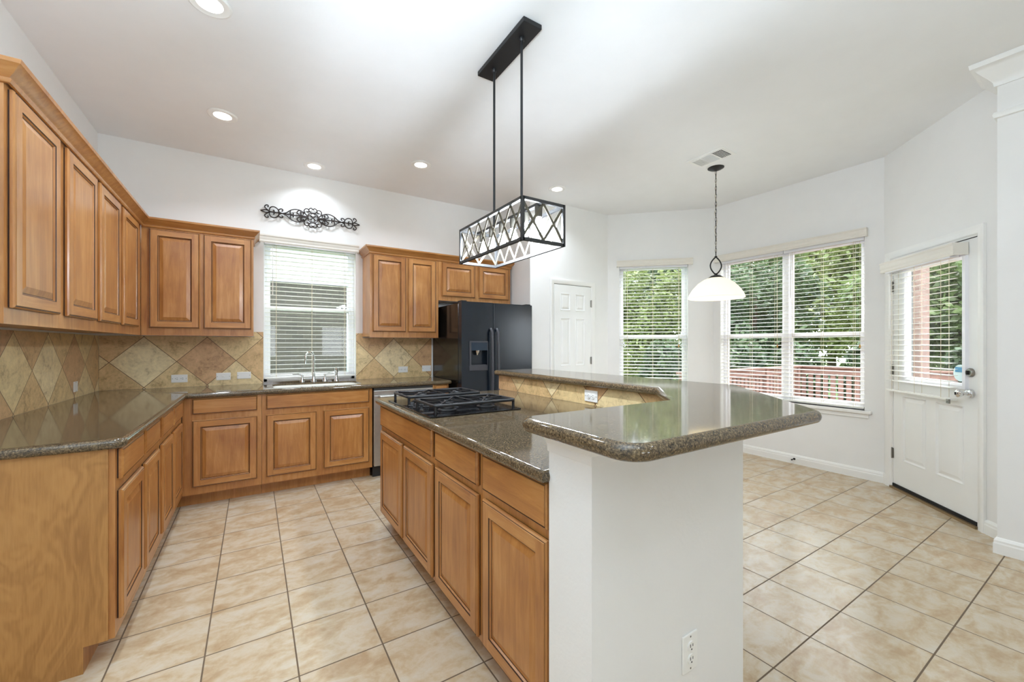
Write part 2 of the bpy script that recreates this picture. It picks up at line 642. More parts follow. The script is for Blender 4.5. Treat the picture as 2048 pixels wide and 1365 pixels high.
wall('wall_bay_right', FW3, 0, 1.18, [W3H])
mb = MB(); mb.box(3.905, 4.25, REAR, .528, 0, CEIL); struct('wall_right', mb, 'wall')
FR = frame(4.05, REAR, -1, 0)
wall('wall_rear', FR, .14, 5.14, [(.9, 2.0, .9, 1.95), (3.4, 4.5, .9, 1.95)])

BASE = [(0, 0), (.016, 0), (.016, .062), (.013, .07), (.013, .082), (.007, .095), (0, .1)]
def baseboard(name, path):
    mb = MB(); mb.sweep(path, BASE); struct(name, mb, 'trim')
baseboard('baseboard_pantry', [(3.80, 3.97), (4.05, 3.97), (4.98, 3.04), (4.98, 1.36), (4.93, 1.31)])
baseboard('baseboard_bay_right', [(4.246, .626), (4.16, .54)])
baseboard('baseboard_right', [(3.96, .528), (3.905, .528), (3.905, REAR)])
baseboard('baseboard_pantry', [(2.77, 3.97), (3.05, 3.97)])

# crown moulding and neck band of the pier on the right
mb = MB()
pp = [(4.16, .528), (3.905, .528), (3.905, REAR)]
mb.sweep(pp, [(0, 2.90), (.012, 2.90), (.016, 2.925), (.03, 2.945), (.075, 3.0), (.085, 3.015), (.1, 3.02), (.105, 3.049), (0, 3.049)])
struct('trim_1', mb, 'trim', smooth=True)
mb = MB()
mb.sweep(pp, [(0, 2.70), (.012, 2.705), (.018, 2.722), (.012, 2.74), (0, 2.745)])
struct('trim_2', mb, 'trim', smooth=True)

# half wall that carries the raised bar
HW = [(.757, .80), (1.497, .80), (1.96, 1.263), (1.96, 3.04), (1.80, 3.04), (1.80, 1.32), (1.465, .985), (.757, .985)]
for nm, q in (('wall_island_front', (HW[0], HW[1], HW[6], HW[7])), ('wall_island_corner', (HW[1], HW[2], HW[5], HW[6])), ('wall_island_back', (HW[2], HW[3], HW[4], HW[5]))):
    mb = MB(); mb.prism(q, 0, 1.032); struct(nm, mb, 'wallcool')
mb = MB()
mb.sweep([(.757, .985), (.757, .80), (1.497, .80), (1.96, 1.263)], [(0, .972), (.006, .975), (.01, 1.0), (.022, 1.02), (.024, 1.031), (0, 1.031)])
struct('trim_3', mb, 'wallcool')

# ------------------------------------------------------------------ windows
def window(n, F, hole, mull=(), rail=1.405, yf=.075, sill=True):
    x0, x1, z0, z1 = hole
    r = thing('window_%d' % n, None, None, F, ((x0 + x1) / 2, yf, z0), structure=True)
    fw = .032
    mb = MB()
    for a, b in ((x0, x0 + fw), (x1 - fw, x1)):
        mb.box(a, b, yf, yf + .06, z0, z1)
    mb.box(x0, x1, yf, yf + .06, z0, z0 + fw)
    mb.box(x0, x1, yf, yf + .06, z1 - fw, z1)
    for (a, b) in mull:
        mb.box(a, b, yf - .01, yf + .06, z0, z1)
    part('window_frame', mb, 'vinyl', r, bevel=.003)
    cells = []
    xs = x0 + fw
    for (a, b) in mull:
        cells.append((xs, a)); xs = b
    cells.append((xs, x1 - fw))
    for (a, b) in cells:
        s = MB()
        sw = .026
        for zz0, zz1, yy in ((rail - .02, z1 - fw, yf + .03), (z0 + fw, rail + .02, yf + .008)):
            s.box(a, a + sw, yy, yy + .022, zz0, zz1)
            s.box(b - sw, b, yy, yy + .022, zz0, zz1)
            s.box(a + sw, b - sw, yy, yy + .022, zz0, zz0 + .036)
            s.box(a + sw, b - sw, yy, yy + .022, zz1 - .036, zz1)
        part('sash', s, 'vinyl', r, bevel=.002)
        for zz0, zz1, yy in ((rail + .014, z1 - fw - .034, yf + .041), (z0 + fw + .034, rail - .014, yf + .019)):
            g = MB()
            g.face([(a + sw, yy, zz0), (b - sw, yy, zz0), (b - sw, yy, zz1), (a + sw, yy, zz1)])
            part('pane', g, 'glass', r)
    return r

window(1, FB, KW, rail=1.665)
window(2, FW1, W1H)
w2 = window(3, FW2, W2H, mull=[(.79, .85)])
def stool(n, F, x0, x1, z):
    mb = MB()
    mb.box(x0 - .06, x1 + .06, -.045, .074, z - .03, z)
    mb.box(x0 - .035, x1 + .035, -.016, -.001, z - .075, z - .03)
    return struct('trim_%d' % n, mb, 'trim', F, ((x0 + x1) / 2, 0, z - .03), bevel=.006)
stool(4, FW1, W1H[0], W1H[1], .66)
stool(5, FW2, W2H[0], W2H[1], .66)

# ------------------------------------------------------------------ blinds
def blind(F, x0, x1, zb, zt, y, label, pitch=.0435, tilt=6, val=None, closed_above=None, tassel=None, bottom_gap=0.0, group=None):
    r = thing('window_blind', label, 'blind', F, ((x0 + x1) / 2, y, zb), group)
    w = .024
    s = MB()
    z = zt - .07
    while z > zb + .03 + bottom_gap:
        t = math.radians(tilt)
        if closed_above and z > closed_above:
            t = math.radians(62)
        c, sn = math.cos(t), math.sin(t)
        pr = []
        for u, h in ((-1, 0), (-.5, .0016), (0, .0022), (.5, .0016), (1, 0), (1, -.0026), (0, -.0008), (-1, -.0026)):
            pr.append((u * w * c - h * sn, u * w * sn + h * c))
        s.loft([[(xx, y + a, z + b) for a, b in pr] for xx in (x0 + .004, x1 - .004)])
        z -= pitch
    part('slats', s, 'blind', r, smooth=True)
    b = MB(); b.box(x0 + .002, x1 - .002, y - .025, y + .025, zb, zb + .016); part('bottom_rail', b, 'blind', r, bevel=.003)
    h = MB(); h.box(x0, x1, y - .028, y + .028, zt - .05, zt - .002); part('headrail', h, 'vinyl', r)
    n = 2 if x1 - x0 < .7 else 3
    for k in range(n):
        xx = x0 + (x1 - x0) * ((.14, .86) if n == 2 else (.12, .5, .88))[k]
        c_ = MB()
        for dy in (-.0255, .0255):
            c_.box(xx - .0012, xx + .0012, y + dy - .0008, y + dy + .0008, zb + .014, zt - .05)
        part('ladder_cord', c_, 'cord', r)
    wd = MB(); wd.cyl((x0 + .07, y - .036, zt - .06), (x0 + .07, y - .036, zt - .55), .004, 6); part('tilt_wand', wd, 'plastic', r)
    if tassel:
        for (tx, tz) in tassel:
            t = MB()
            t.cyl((tx, y - .034, zt - .06), (tx, y - .034, tz), .0012, 5)
            p = part('pull_cord', t, 'cord', r)
            t = MB(); t.lathe([(.002, .0), (.005, -.006), (.009, -.03), (.008, -.034), (.001, -.036)], (tx, y - .034, tz), 8)
            part('tassel', t, 'tassel', p, smooth=True)
    if val:
        a, b2, v0, v1, yv = val
        v = MB()
        pf = [(0, v0), (.008, v0), (.012, v0 + .012), (.010, v0 + .024), (.014, v0 + .04), (.014, v1 - .02), (.02, v1 - .012), (.02, v1), (0, v1)]
        v.loft([[(xx, yv + .02 - o, zz) for o, zz in pf] for xx in (a, b2)])
        v.box(a, a + .012, yv + .018, -.001, v0, v1)
        v.box(b2 - .012, b2, yv + .018, -.001, v0, v1)
        part('valance', v, 'valance', r)
    return r

blind(FB, KW[0] + .006, KW[1] - .006, .955, 2.34, .022, 'white slatted blind over the kitchen sink window ', tilt=0,
      val=(.045, .97, 2.295, 2.372, -.06))
blind(FW1, W1H[0] + .005, W1H[1] - .005, .675, 2.36, .032, 'white slatted blind on the single window beside the pantry door', val=(.115, 1.068, 2.335, 2.418, -.05), tassel=[(.9, 1.3)])
blind(FW2, W2H[0] + .005, .815, .675, 2.36, .032, 'white slatted blind on left half of the bay double window, behind dome pendant', tassel=[(.76, 1.30)],
      val=(.03, W2H[1] + .028, 2.335, 2.418, -.05))
blind(FW2, .823, W2H[1] - .005, .675, 2.36, .032, 'white slatted blind on right half of the bay double window, nearest back door', tassel=[(1.50, 1.30)])

# ------------------------------------------------------------------ doors
def casing(mb, x0, x1, z1, y=-.001, w=.062):
    """door casing round an opening, profile on the room side"""
    prof = [(0, 0), (w, 0), (w, .018), (w - .012, .021), (w - .03, .015), (.012, .012), (.006, .006)]
    A = []
    for (px, pz, mx, mz) in ((x0, 0, -1, 0), (x0, z1, -1, 1), (x1, z1, 1, 1), (x1, 0, 1, 0)):
        A.append([(px + mx * o, y - d, pz + mz * o) for o, d in prof])
    mb.loft(A)

def panel_on(mb, x0, x1, z0, z1, y, m=0):
    """raised moulded panel on a door face at local y (room side is -y); sunk ring then raised field"""
    mb.ring(x0, x1, z0, z1, 0, y, .004, y - .004, m)
    mb.ring(x0, x1, z0, z1, .004, y - .004, .016, y + .0065, m)
    mb.ring(x0, x1, z0, z1, .016, y + .0065, .022, y + .0065, m)
    mb.ring(x0, x1, z0, z1, .022, y + .0065, .045, y - .001, m)
    a = .045
    mb.face([(x0 + a, y - .001, z0 + a), (x1 - a, y - .001, z0 + a), (x1 - a, y - .001, z1 - a), (x0 + a, y - .001, z1 - a)], m)

def leaf_with_holes(mb, x0, x1, z0, z1, y, yb, holes, m=0):
    """door leaf face with rectangular holes (grid fill), plus edges and back"""
    xs = sorted(set([x0, x1] + [h[0] for h in holes] + [h[1] for h in holes]))
    zs = sorted(set([z0, z1] + [h[2] for h in holes] + [h[3] for h in holes]))
    for a, b in zip(xs, xs[1:]):
        for c, d in zip(zs, zs[1:]):
            mx, mz = (a + b) / 2, (c + d) / 2
            if any(h[0] < mx < h[1] and h[2] < mz < h[3] for h in holes):
                continue
            mb.face([(a, y, c), (b, y, c), (b, y, d), (a, y, d)], m)
    mb.face([(x0, y, z0), (x0, y, z1), (x0, yb, z1), (x0, yb, z0)], m)
    mb.face([(x1, y, z0), (x1, yb, z0), (x1, yb, z1), (x1, y, z1)], m)
    mb.face([(x0, y, z1), (x1, y, z1), (x1, yb, z1), (x0, yb, z1)], m)
    mb.face([(x0, y, z0), (x0, yb, z0), (x1, yb, z0), (x1, y, z0)], m)

def hinge(r, x, z, y):
    h = MB()
    h.box(x - .016, x + .012, y - .003, y, z - .045, z + .045)
    h.cyl((x, y - .006, z - .048), (x, y - .006, z + .048), .006, 10)
    part('hinge', h, 'nickel', r)

# pantry door (six panels)
dx0, dx1, dz1 = 3.128, 3.732, 2.045
r = thing('door_1', None, None, FP, ((dx0 + dx1) / 2, 0, 0), structure=True)
mb = MB(); casing(mb, dx0 - .004, dx1 + .004, dz1 + .004); part('casing', mb, 'trim', r, smooth=True)
mb = MB()
hx = [(3.222, 3.382), (3.468, 3.628)]
hz = [(.22, .86), (1.03, 1.63), (1.725, 1.94)]
holes = [(a, b, c, d) for a, b in hx for c, d in hz]
leaf_with_holes(mb, dx0, dx1, .012, dz1, -.008, 0, holes)
for h in holes:
    panel_on(mb, h[0], h[1], h[2], h[3], -.008)
part('leaf', mb, 'door', r)
mb = MB(); mb.box(dx0, dx1, -.006, -.001, dz1, dz1 + .004); part('top_gap', mb, 'slot', r)
for z in (1.83, 1.09, .25):
    hinge(r, dx1 + .004, z, -.010)
mb = MB(); mb.lathe([(.003, 0), (.026, 0), (.026, -.008), (.01, -.012), (.01, -.035), (.024, -.045), (.026, -.058), (.012, -.066), (.002, -.067)], (dx0 + .06, -.008, .945), 16, axis='y')
part('knob', mb, 'nickel', r, smooth=True)

# glazed back door in the angled wall
bx0, bx1, bz0, bz1 = .118, .972, .045, 2.055
r = thing('door_2', None, None, FW3, ((bx0 + bx1) / 2, 0, 0), structure=True)
mb = MB(); casing(mb, bx0 - .012, bx1 + .012, bz1 + .015); part('casing', mb, 'trim', r, smooth=True)
mb = MB()
mb.box(W3H[0], bx0 - .003, 0, .14, 0, W3H[3]); mb.box(bx1 + .003, W3H[1], 0, .14, 0, W3H[3]); mb.box(bx0, bx1, 0, .14, bz1 + .005, W3H[3])
part('jamb', mb, 'trim', r)
mb = MB()
GL = (.285, .862, 1.0, 1.935)
pan = [(.235, .50, .27, .845), (.60, .855, .27, .845)]
leaf_with_holes(mb, bx0, bx1, bz0, bz1, .006, .05, [GL] + pan)
for h in pan:
    panel_on(mb, h[0], h[1], h[2], h[3], .006)
mb.face([(bx0, .05, bz0), (bx1, .05, bz0), (bx1, .05, GL[2]), (bx0, .05, GL[2])])
mb.face([(bx0, .05, GL[3]), (bx1, .05, GL[3]), (bx1, .05, bz1), (bx0, .05, bz1)])
mb.face([(bx0, .05, GL[2]), (GL[0], .05, GL[2]), (GL[0], .05, GL[3]), (bx0, .05, GL[3])])
mb.face([(GL[1], .05, GL[2]), (bx1, .05, GL[2]), (bx1, .05, GL[3]), (GL[1], .05, GL[3])])
part('leaf', mb, 'door', r)
mb = MB()
for a, ya, b, yb in ((-.035, .006, -.03, -.012), (-.03, -.012, -.004, -.012), (-.004, -.012, .012, .004), (.012, .004, .012, .03)):
    mb.ring(GL[0], GL[1], GL[2], GL[3], a, ya, b, yb)
part('glazing_frame', mb, 'vinyl', r)
mb = MB(); mb.face([(GL[0], .026, GL[2]), (GL[1], .026, GL[2]), (GL[1], .026, GL[3]), (GL[0], .026, GL[3])]); part('pane', mb, 'glass', r)
for z in (1.82, 1.07, .315):
    hinge(r, bx0 - .006, z, .003)
mb = MB(); mb.box(bx0, bx1, -.004, .04, .02, bz0); part('door_sweep', mb, 'rubber', r)
mb = MB(); mb.box(bx0 - .015, bx1 + .012, -.02, .14, .0, .018); part('threshold', mb, 'threshold', r)
mb = MB(); mb.box(bx0, bx1, .0, .02, bz1, bz1 + .006); part('top_gap', mb, 'slot', r)
mb = MB(); mb.lathe([(.002, 0), (.034, 0), (.034, -.01), (.028, -.02), (.013, -.022), (.011, -.05), (.02, -.056), (.027, -.07), (.027, -.082), (.014, -.092), (.002, -.093)], (.918, .006, .945), 20, axis='y')
k = part('knob', mb, 'chrome', r, smooth=True)
mb = MB(); mb.box(.915, .921, -.092, -.087, .935, .955); part('lock_button', mb, 'slot', k)
mb = MB(); mb.lathe([(.002, 0), (.032, 0), (.032, -.01), (.026, -.018), (.002, -.019)], (.918, .006, 1.095), 20, axis='y')
k = part('deadbolt', mb, 'nickel', r, smooth=True)
mb = MB(); mb.box(.913, .923, -.026, -.012, 1.08, 1.11); part('thumb_turn', mb, 'slot', k, bevel=.003)
b = blind(FW3, .155, .862, .885, 1.985, -.055, 'white slatted blind hanging on the glazed back door', pitch=.0445, val=(.105, .905, 1.945, 2.035, -.10), bottom_gap=.06)
mb = MB(); mb.box(.835, .862, -.09, -.078, .862, .895); mb.cyl((.848, -.094, .878), (.848, -.077, .878), .005, 8)
part('hold_down_bracket', mb, 'nickel', b, bevel=.002)
mb = MB(); mb.lathe([(.002, 0), (.062, 0), (.062, -.002), (.002, -.002)], (.80, .026, 1.085), 28, m=1, axis='y')
mb.box(.755, .845, .0232, .0238, 1.09, 1.128, 0)
solo('round_sticker', mb, ['sticker', 'stickerw'], FW3, (.80, .026, 1.023), 'round blue and white sticker on the back door glass', 'sticker')
mb = MB(); mb.lathe([(.002, 0), (.012, 0), (.012, -.004), (.004, -.006), (.004, -.05), (.008, -.052), (.008, -.062), (.002, -.063)], (.937, -.016, .054), 10, axis='y')
solo('door_stop', mb, 'bronze', FW2, (.937, -.016, .054), 'small dark spring door stop on the baseboard below bay window', 'door stop', smooth=True)

# ------------------------------------------------------------------ cabinets
def cab_door(parent, name, x0, x1, z0, z1, yb, fw=.054, slab=False):
    """overlay door/drawer front in the XZ plane, back at local y=yb, front 20 mm nearer the room"""
    mb = MB()
    Wv, Wh, G = 0, 1, 2
    t = .02
    yf = yb - t
    e = Wh if slab else Wv
    mb.ring(x0, x1, z0, z1, .002, yb, .002, yb - .004, G)  # dark back edge paints the shadow of the gap behind the door
    mb.ring(x0, x1, z0, z1, .002, yb - .004, 0, yb - .005, G)
    mb.ring(x0, x1, z0, z1, 0, yb - .005, 0, yf + .007, (e, e, Wh, Wh))
    mb.ring(x0, x1, z0, z1, 0, yf + .007, .005, yf + .0015, (e, e, Wh, Wh))
    mb.ring(x0, x1, z0, z1, .005, yf + .0015, .0085, yf + .0025, G)
    mb.ring(x0, x1, z0, z1, .0085, yf + .0025, .010, yf, (e, e, Wh, Wh))
    a = .010
    if slab:
        mb.face([(x0 + a, yf, z0 + a), (x1 - a, yf, z0 + a), (x1 - a, yf, z1 - a), (x0 + a, yf, z1 - a)], Wh)
    else:
        b = fw
        X0, X1, Z0, Z1 = x0 + a, x1 - a, z0 + a, z1 - a
        xi0, xi1, zi0, zi1 = x0 + b, x1 - b, z0 + b, z1 - b
        mb.face([(X0, yf, Z0), (xi0, yf, Z0), (xi0, yf, Z1), (X0, yf, Z1)], Wv)
        mb.face([(xi1, yf, Z0), (X1, yf, Z0), (X1, yf, Z1), (xi1, yf, Z1)], Wv)
        mb.face([(xi0, yf, Z0), (xi1, yf, Z0), (xi1, yf, zi0), (xi0, yf, zi0)], Wh)
        mb.face([(xi0, yf, zi1), (xi1, yf, zi1), (xi1, yf, Z1), (xi0, yf, Z1)], Wh)
        mb.ring(x0, x1, z0, z1, b, yf, b + .0035, yf + .003, G)
        mb.ring(x0, x1, z0, z1, b + .0035, yf + .003, b + .007, yf + .0095, Wv)
        mb.ring(x0, x1, z0, z1, b + .007, yf + .0095, b + .0105, yf + .010, G)
        mb.ring(x0, x1, z0, z1, b + .0105, yf + .010, b + .036, yf + .002, (Wv, Wv, Wv, Wv))
        c = b + .036
        mb.face([(x0 + c, yf + .002, z0 + c), (x1 - c, yf + .002, z0 + c), (x1 - c, yf + .002, z1 - c), (x0 + c, yf + .002, z1 - c)], Wv)
    return part(name, mb, ['wood', 'woodh', 'glaze_gap_shade'], parent)

def base_cab(F, label, x0, x1, yface, doors, drawers, toe=(.09, .105), zt=.873, group=None, ends=(False, False), depth_back=-.004, name='base_cabinet', toe_ext=(0, 0)):
    r = thing(name, label, 'cabinet', F, ((x0 + x1) / 2, (yface + depth_back) / 2, 0), group)
    mb = MB()
    if name == 'sink_cabinet':      # open-topped carcass round the sink bowl
        mb.box(x0, x0 + .018, yface + .02, depth_back, toe[1], zt)
        mb.box(x1 - .018, x1, yface + .02, depth_back, toe[1], zt)
        mb.box(x0 + .018, x1 - .018, yface + .02, depth_back, toe[1], toe[1] + .018)
        mb.box(x0 + .018, x1 - .018, depth_back - .012, depth_back, toe[1] + .018, zt)
    else:
        mb.box(x0, x1, yface + .02, depth_back, toe[1], zt)
    part('body', mb, 'ply', r)
    mb = MB(); mb.box(x0, x1, yface, yface + .019, toe[1], zt); part('face_frame', mb, 'wood', r)
    mb = MB(); mb.box(x0 - toe_ext[0], x1 + toe_ext[1], yface + toe[0], yface + toe[0] + .018, 0, toe[1]); part('toe_kick', mb, 'wood', r)
    for d in doors:
        cab_door(r, 'door', d[0], d[1], d[2], d[3], yface)
    for d in drawers:
        cab_door(r, 'drawer', d[0], d[1], d[2], d[3], yface, slab=True)
    return r

def wall_cab(F, label, x0, x1, yface, z0, z1, doors, group=None):
    r = thing('wall_cabinet', label, 'cabinet', F, ((x0 + x1) / 2, yface / 2, z0), group)
    mb = MB(); mb.box(x0, x1, yface + .02, -.003, z0 + .012, z1); part('body', mb, 'wood', r)
    mb = MB(); mb.box(x0, x1, yface, yface + .019, z0, z1); part('face_frame', mb, 'wood', r)
    for d in doors:
        cab_door(r, 'door', d[0], d[1], d[2], d[3], yface)
    return r

DZ = (.165, .695)
RZ = (.742, .866)
GB = 'base cabinets along the walls'
yl = -.615         # face plane of left run (x = -.475)
r = base_cab(FL, 'maple base cabinet at the near end of the left run, plywood side showing', 2.262, 3.135, yl,
         [(2.29, 2.677) + DZ, (2.725, 3.087) + DZ], [(2.29, 2.677) + RZ, (2.725, 3.087) + RZ], group=GB)
mb = MB()
mb.prism([(yl + .019, .105), (yl + .09, .105), (yl + .09, 0), (-.004, 0), (-.004, .873), (yl + .019, .873)], 2.255, 2.262)
# prism is in (y,z): swap to x = extrusion
for v in mb.bm.verts:
    a, b_, c = v.co
    v.co = (c, a, b_)
bmesh.ops.recalc_face_normals(mb.bm, faces=mb.bm.faces)
part('end_panel', mb, 'ply', r, label='swirly plywood end panel')
base_cab(FL, 'maple base cabinet on the left run, next to the inner corner', 3.137, 4.07, yl,
         [(3.18, 3.552) + DZ, (3.602, 3.985) + DZ], [(3.18, 3.552) + RZ, (3.602, 3.985) + RZ], group=GB, toe_ext=(0, .098))
yb_ = -.61         # face plane of back run (y = 4.08)
base_cab(FB, 'maple base cabinet with one wide square door, left of the sink cabinet', -.472, .059, yb_,
         [(-.41, .029) + DZ], [(-.41, .029) + RZ], group=GB, toe=(.09, .105), toe_ext=(.09, 0))
base_cab(FB, 'maple sink base cabinet with one long false drawer under the window', .061, .975, yb_,
         [(.09, .484) + DZ, (.538, .945) + DZ], [(.09, .945) + RZ], group=GB, name='sink_cabinet')
base_cab(FB, 'narrow maple base cabinet between the dishwasher and the fridge', 1.592, 1.775, yb_,
         [(1.615, 1.76) + DZ], [(1.615, 1.76) + RZ], group=GB)

GU = 'wall cabinets'
UZ = (1.432, 2.238)
yu = -.33
wall_cab(FL, 'maple wall cabinet at the near end of the left wall, cut by the photo edge', 2.235, 2.73, yu + .005, 1.372, 2.29, [(2.262, 2.69) + UZ], GU)
wall_cab(FL, 'maple wall cabinet, second along the left wall with one door', 2.731, 3.235, yu + .005, 1.372, 2.29, [(2.785, 3.215) + UZ], GU)
wall_cab(FL, 'narrow two-door maple wall cabinet on the left wall, next to the corner', 3.236, 4.36, yu + .005, 1.372, 2.29, [(3.275, 3.70) + UZ, (3.77, 4.2) + UZ], GU)
wall_cab(FB, 'two-door maple wall cabinet between the corner and the sink window', -.762, 0.0, yu, 1.372, 2.29, [(-.713, -.385) + UZ, (-.361, -.015) + UZ], GU)
wall_cab(FB, 'two-door maple wall cabinet between the sink window and the fridge', 1.018, 1.772, yu, 1.372, 2.29, [(1.045, 1.395) + UZ, (1.416, 1.738) + UZ], GU)
wall_cab(FB, 'short two-door maple wall cabinet above the black fridge', 1.774, 2.735, yu, 1.80, 2.29, [(1.812, 2.232, 1.85, 2.238), (2.286, 2.706, 1.85, 2.238)], GU)

CROWN = [(0, 2.245), (.008, 2.247), (.013, 2.255), (.013, 2.262), (.007, 2.266), (.011, 2.272), (.020, 2.279), (.037, 2.302), (.046, 2.308), (.049, 2.322), (0, 2.322)]
mb = MB()
mb.sweep([(-1.088, 2.234), (-.7545, 2.234), (-.7545, 4.3595), (.0005, 4.3595), (.0005, 4.688)], CROWN)
solo('crown_moulding', mb, 'woodh', I4, (-.75, 4.36, 2.245), 'long maple crown moulding along the left wall and corner cabinets', 'moulding', 'cabinet crown mouldings', smooth=True)
mb = MB()
mb.sweep([(1.0175, 4.688), (1.0175, 4.3595), (2.7355, 4.3595), (2.7355, 4.688)], CROWN)
solo('crown_moulding', mb, 'woodh', I4, (1.9, 4.36, 2.245), 'shorter maple crown moulding above the fridge and right wall cabinet', 'moulding', 'cabinet crown mouldings', smooth=True)

# island cabinets (face at x = .775, local x = -world y)
yi = -1.025
IZ = (.118, .69)
IR = (.725, .868)
GI = 'island cabinets'
base_cab(FI, 'double maple island cabinet under the cooktop with one wide drawer front', -2.965, -1.931, yi,
         [(-2.934, -2.452) + IZ, (-2.412, -1.954) + IZ], [(-2.934, -1.954) + IR], toe=(.075, .1), group=GI, name='island_cabinet')
base_cab(FI, 'middle maple island cabinet with one drawer above one door', -1.93, -1.438, yi,
         [(-1.908, -1.46) + IZ], [(-1.908, -1.46) + IR], toe=(.075, .1), group=GI, name='island_cabinet')
base_cab(FI, 'maple island cabinet meeting the white half wall, nearest the camera', -1.437, -.988, yi,
         [(-1.415, -1.0) + IZ], [(-1.415, -1.0) + IR], toe=(.075, .1), group=GI, name='island_cabinet')

# ------------------------------------------------------------------ stone tops
def arc_corner(poly, radii):
    out = []
    n = len(poly)
    for i, p in enumerate(poly):
        rr = radii[i]
        p = Vector(p)
        if rr <= 0:
            out.append(tuple(p)); continue
        a = (Vector(poly[i - 1]) - p).normalized()
        b = (Vector(poly[(i + 1) % n]) - p).normalized()
        ang = a.angle(b)
        t = rr / math.tan(ang / 2)
        c = p + (a + b).normalized() * (rr / math.sin(ang / 2))
        s0, s1 = p + a * t - c, p + b * t - c
        a0, a1 = math.atan2(s0.y, s0.x), math.atan2(s1.y, s1.x)
        da = (a1 - a0 + PI) % (2 * PI) - PI
        for k in range(9):
            q = a0 + da * k / 8
            out.append((c.x + rr * math.cos(q), c.y + rr * math.sin(q)))
    return out

def inset(poly, d):
    n = len(poly)
    out = []
    for i in range(n):
        p0, p1, p2 = Vector(poly[i - 1]), Vector(poly[i]), Vector(poly[(i + 1) % n])
        d1, d2 = (p1 - p0).normalized(), (p2 - p1).normalized()
        n1, n2 = Vector((-d1.y, d1.x)), Vector((-d2.y, d2.x))
        mv = (n1 + n2) / max(.2, 1 + n1.dot(n2))
        out.append((p1.x + mv.x * d, p1.y + mv.y * d))
    return out

def slab(poly, z0, z1, hole=None, mat=0, hole_r=.004):
    """CCW polygon slab with a full bullnose edge; optional hole (CW list)"""
    mb = MB()
    bm = mb.bm
    h = (z1 - z0) / 2
    zc = (z0 + z1) / 2
    ang = [-PI / 2 + PI * k / 8 for k in range(9)]
    rings = []
    for a in ang:
        ins = inset(poly, h * (1 - math.cos(a)) * .9)
        rings.append([bm.verts.new((x, y, zc + h * math.sin(a))) for x, y in ins])
    n = len(poly)
    for a, b in zip(rings, rings[1:]):
        for i in range(n):
            j = (i + 1) % n
            bm.faces.new((a[i], a[j], b[j], b[i]))
    hr = None
    if hole:
        hr = [[bm.verts.new((x, y, z)) for x, y in hole] for z in (z0, z1)]
        m = len(hole)
        for i in range(m):
            j = (i + 1) % m
            bm.faces.new((hr[0][i], hr[0][j], hr[1][j], hr[1][i]))
    for idx, top in ((0, False), (-1, True)):
        loop = rings[idx]
        if not hole:
            f = bm.faces.new(loop if top else loop[::-1])
        else:
            es = []
            hl = hr[1] if top else hr[0]
            for L in (loop, hl):
                for i in range(len(L)):
                    e = bm.edges.get((L[i], L[(i + 1) % len(L)])) or bm.edges.new((L[i], L[(i + 1) % len(L)]))
                    es.append(e)
            bmesh.ops.triangle_fill(bm, use_beauty=True, edges=es, normal=(0, 0, 1 if top else -1))
    bmesh.ops.recalc_face_normals(bm, faces=bm.faces)
    return mb

CT = [(-1.099, 2.232), (-.437, 2.232), (-.437, 4.04), (1.805, 4.04), (1.805, 4.699), (-1.099, 4.699)]
CT = arc_corner(CT, [0, .05, .03, .03, 0, 0])
SK = (.15, .90, 4.14, 4.555)
hole = arc_corner([(SK[0], SK[2]), (SK[1], SK[2]), (SK[1], SK[3]), (SK[0], SK[3])], [.07] * 4)
mb = slab(CT, .874, .914, hole)
ct = solo('countertop', mb, 'granite', I4, (0, 4.3, .874), 'L-shaped brown granite countertop along the left and back walls', 'countertop', smooth=True)
IC = [(.727, .980), (1.46, .980), (1.806, 1.326), (1.806, 2.985), (.727, 2.985)]
mb = slab(arc_corner(IC, [0, 0, 0, 0, .04]), .874, .914)
solo('countertop', mb, 'granite', I4, (1.2, 2, .874), 'lower brown granite countertop on the island holding the cooktop', 'countertop', smooth=True)
BT = [(.68, .592), (1.605, .592), (2.235, 1.222), (2.235, 3.08), (1.755, 3.08), (1.755, 1.385), (1.42, 1.05), (.68, 1.05)]
mb = slab(arc_corner(BT, [.075, .06, .05, .04, .03, 0, 0, .05]), 1.0325, 1.0755)
solo('bar_top', mb, 'granite', I4, (1.5, .85, 1.0325), 'raised angled granite bar top on the white half wall', 'bar top', smooth=True)
# granite strip on the sink window ledge
mb = MB(); mb.box(KW[0] + .002, KW[1] - .002, -.012, .10, .9145, .927); solo('window_ledge', mb, 'granite', FB, (.5, 0, .9145), 'granite ledge at the foot of the sink window', 'ledge')

# ------------------------------------------------------------------ tiled splashbacks
def splash(F, label, x0, x1, z0, z1, ox, t=.008, extra=None):
    mb = MB()
    mb.box(x0, x1, -t, -.0005, z0, z1)
    if extra:
        for e in extra:
            mb.box(e[0], e[1], -t, -.0005, e[2], e[3])
    return solo('tile_backsplash', mb, 'diamond', F, (ox, 0, .925), label, 'backsplash', 'diamond tile backsplashes')
splash(FL, 'diamond travertine backsplash on the left wall', 2.255, 4.68, .9145, 1.3715, 3.70)
splash(FB, 'diamond travertine backsplash left of the sink window', -1.081, KW[0] - .004, .9145, 1.3715, -.80, extra=[(.002, KW[0] - .004, 1.372, 1.42)])
splash(FB, 'diamond travertine backsplash between sink window and fridge', KW[1] + .004, 1.815, .9145, 1.3715, 1.36, extra=[(KW[1] + .004, 1.0165, 1.372, 1.42)])
mb = MB(); mb.box(-3.04, -1.325, -.008, -.0005, .9145, 1.0315)
solo('tile_backsplash', mb, 'diamond', FI, (-2.302, 0, .925), 'low diamond tile strip behind the island counter under the bar', 'backsplash', 'diamond tile backsplashes')

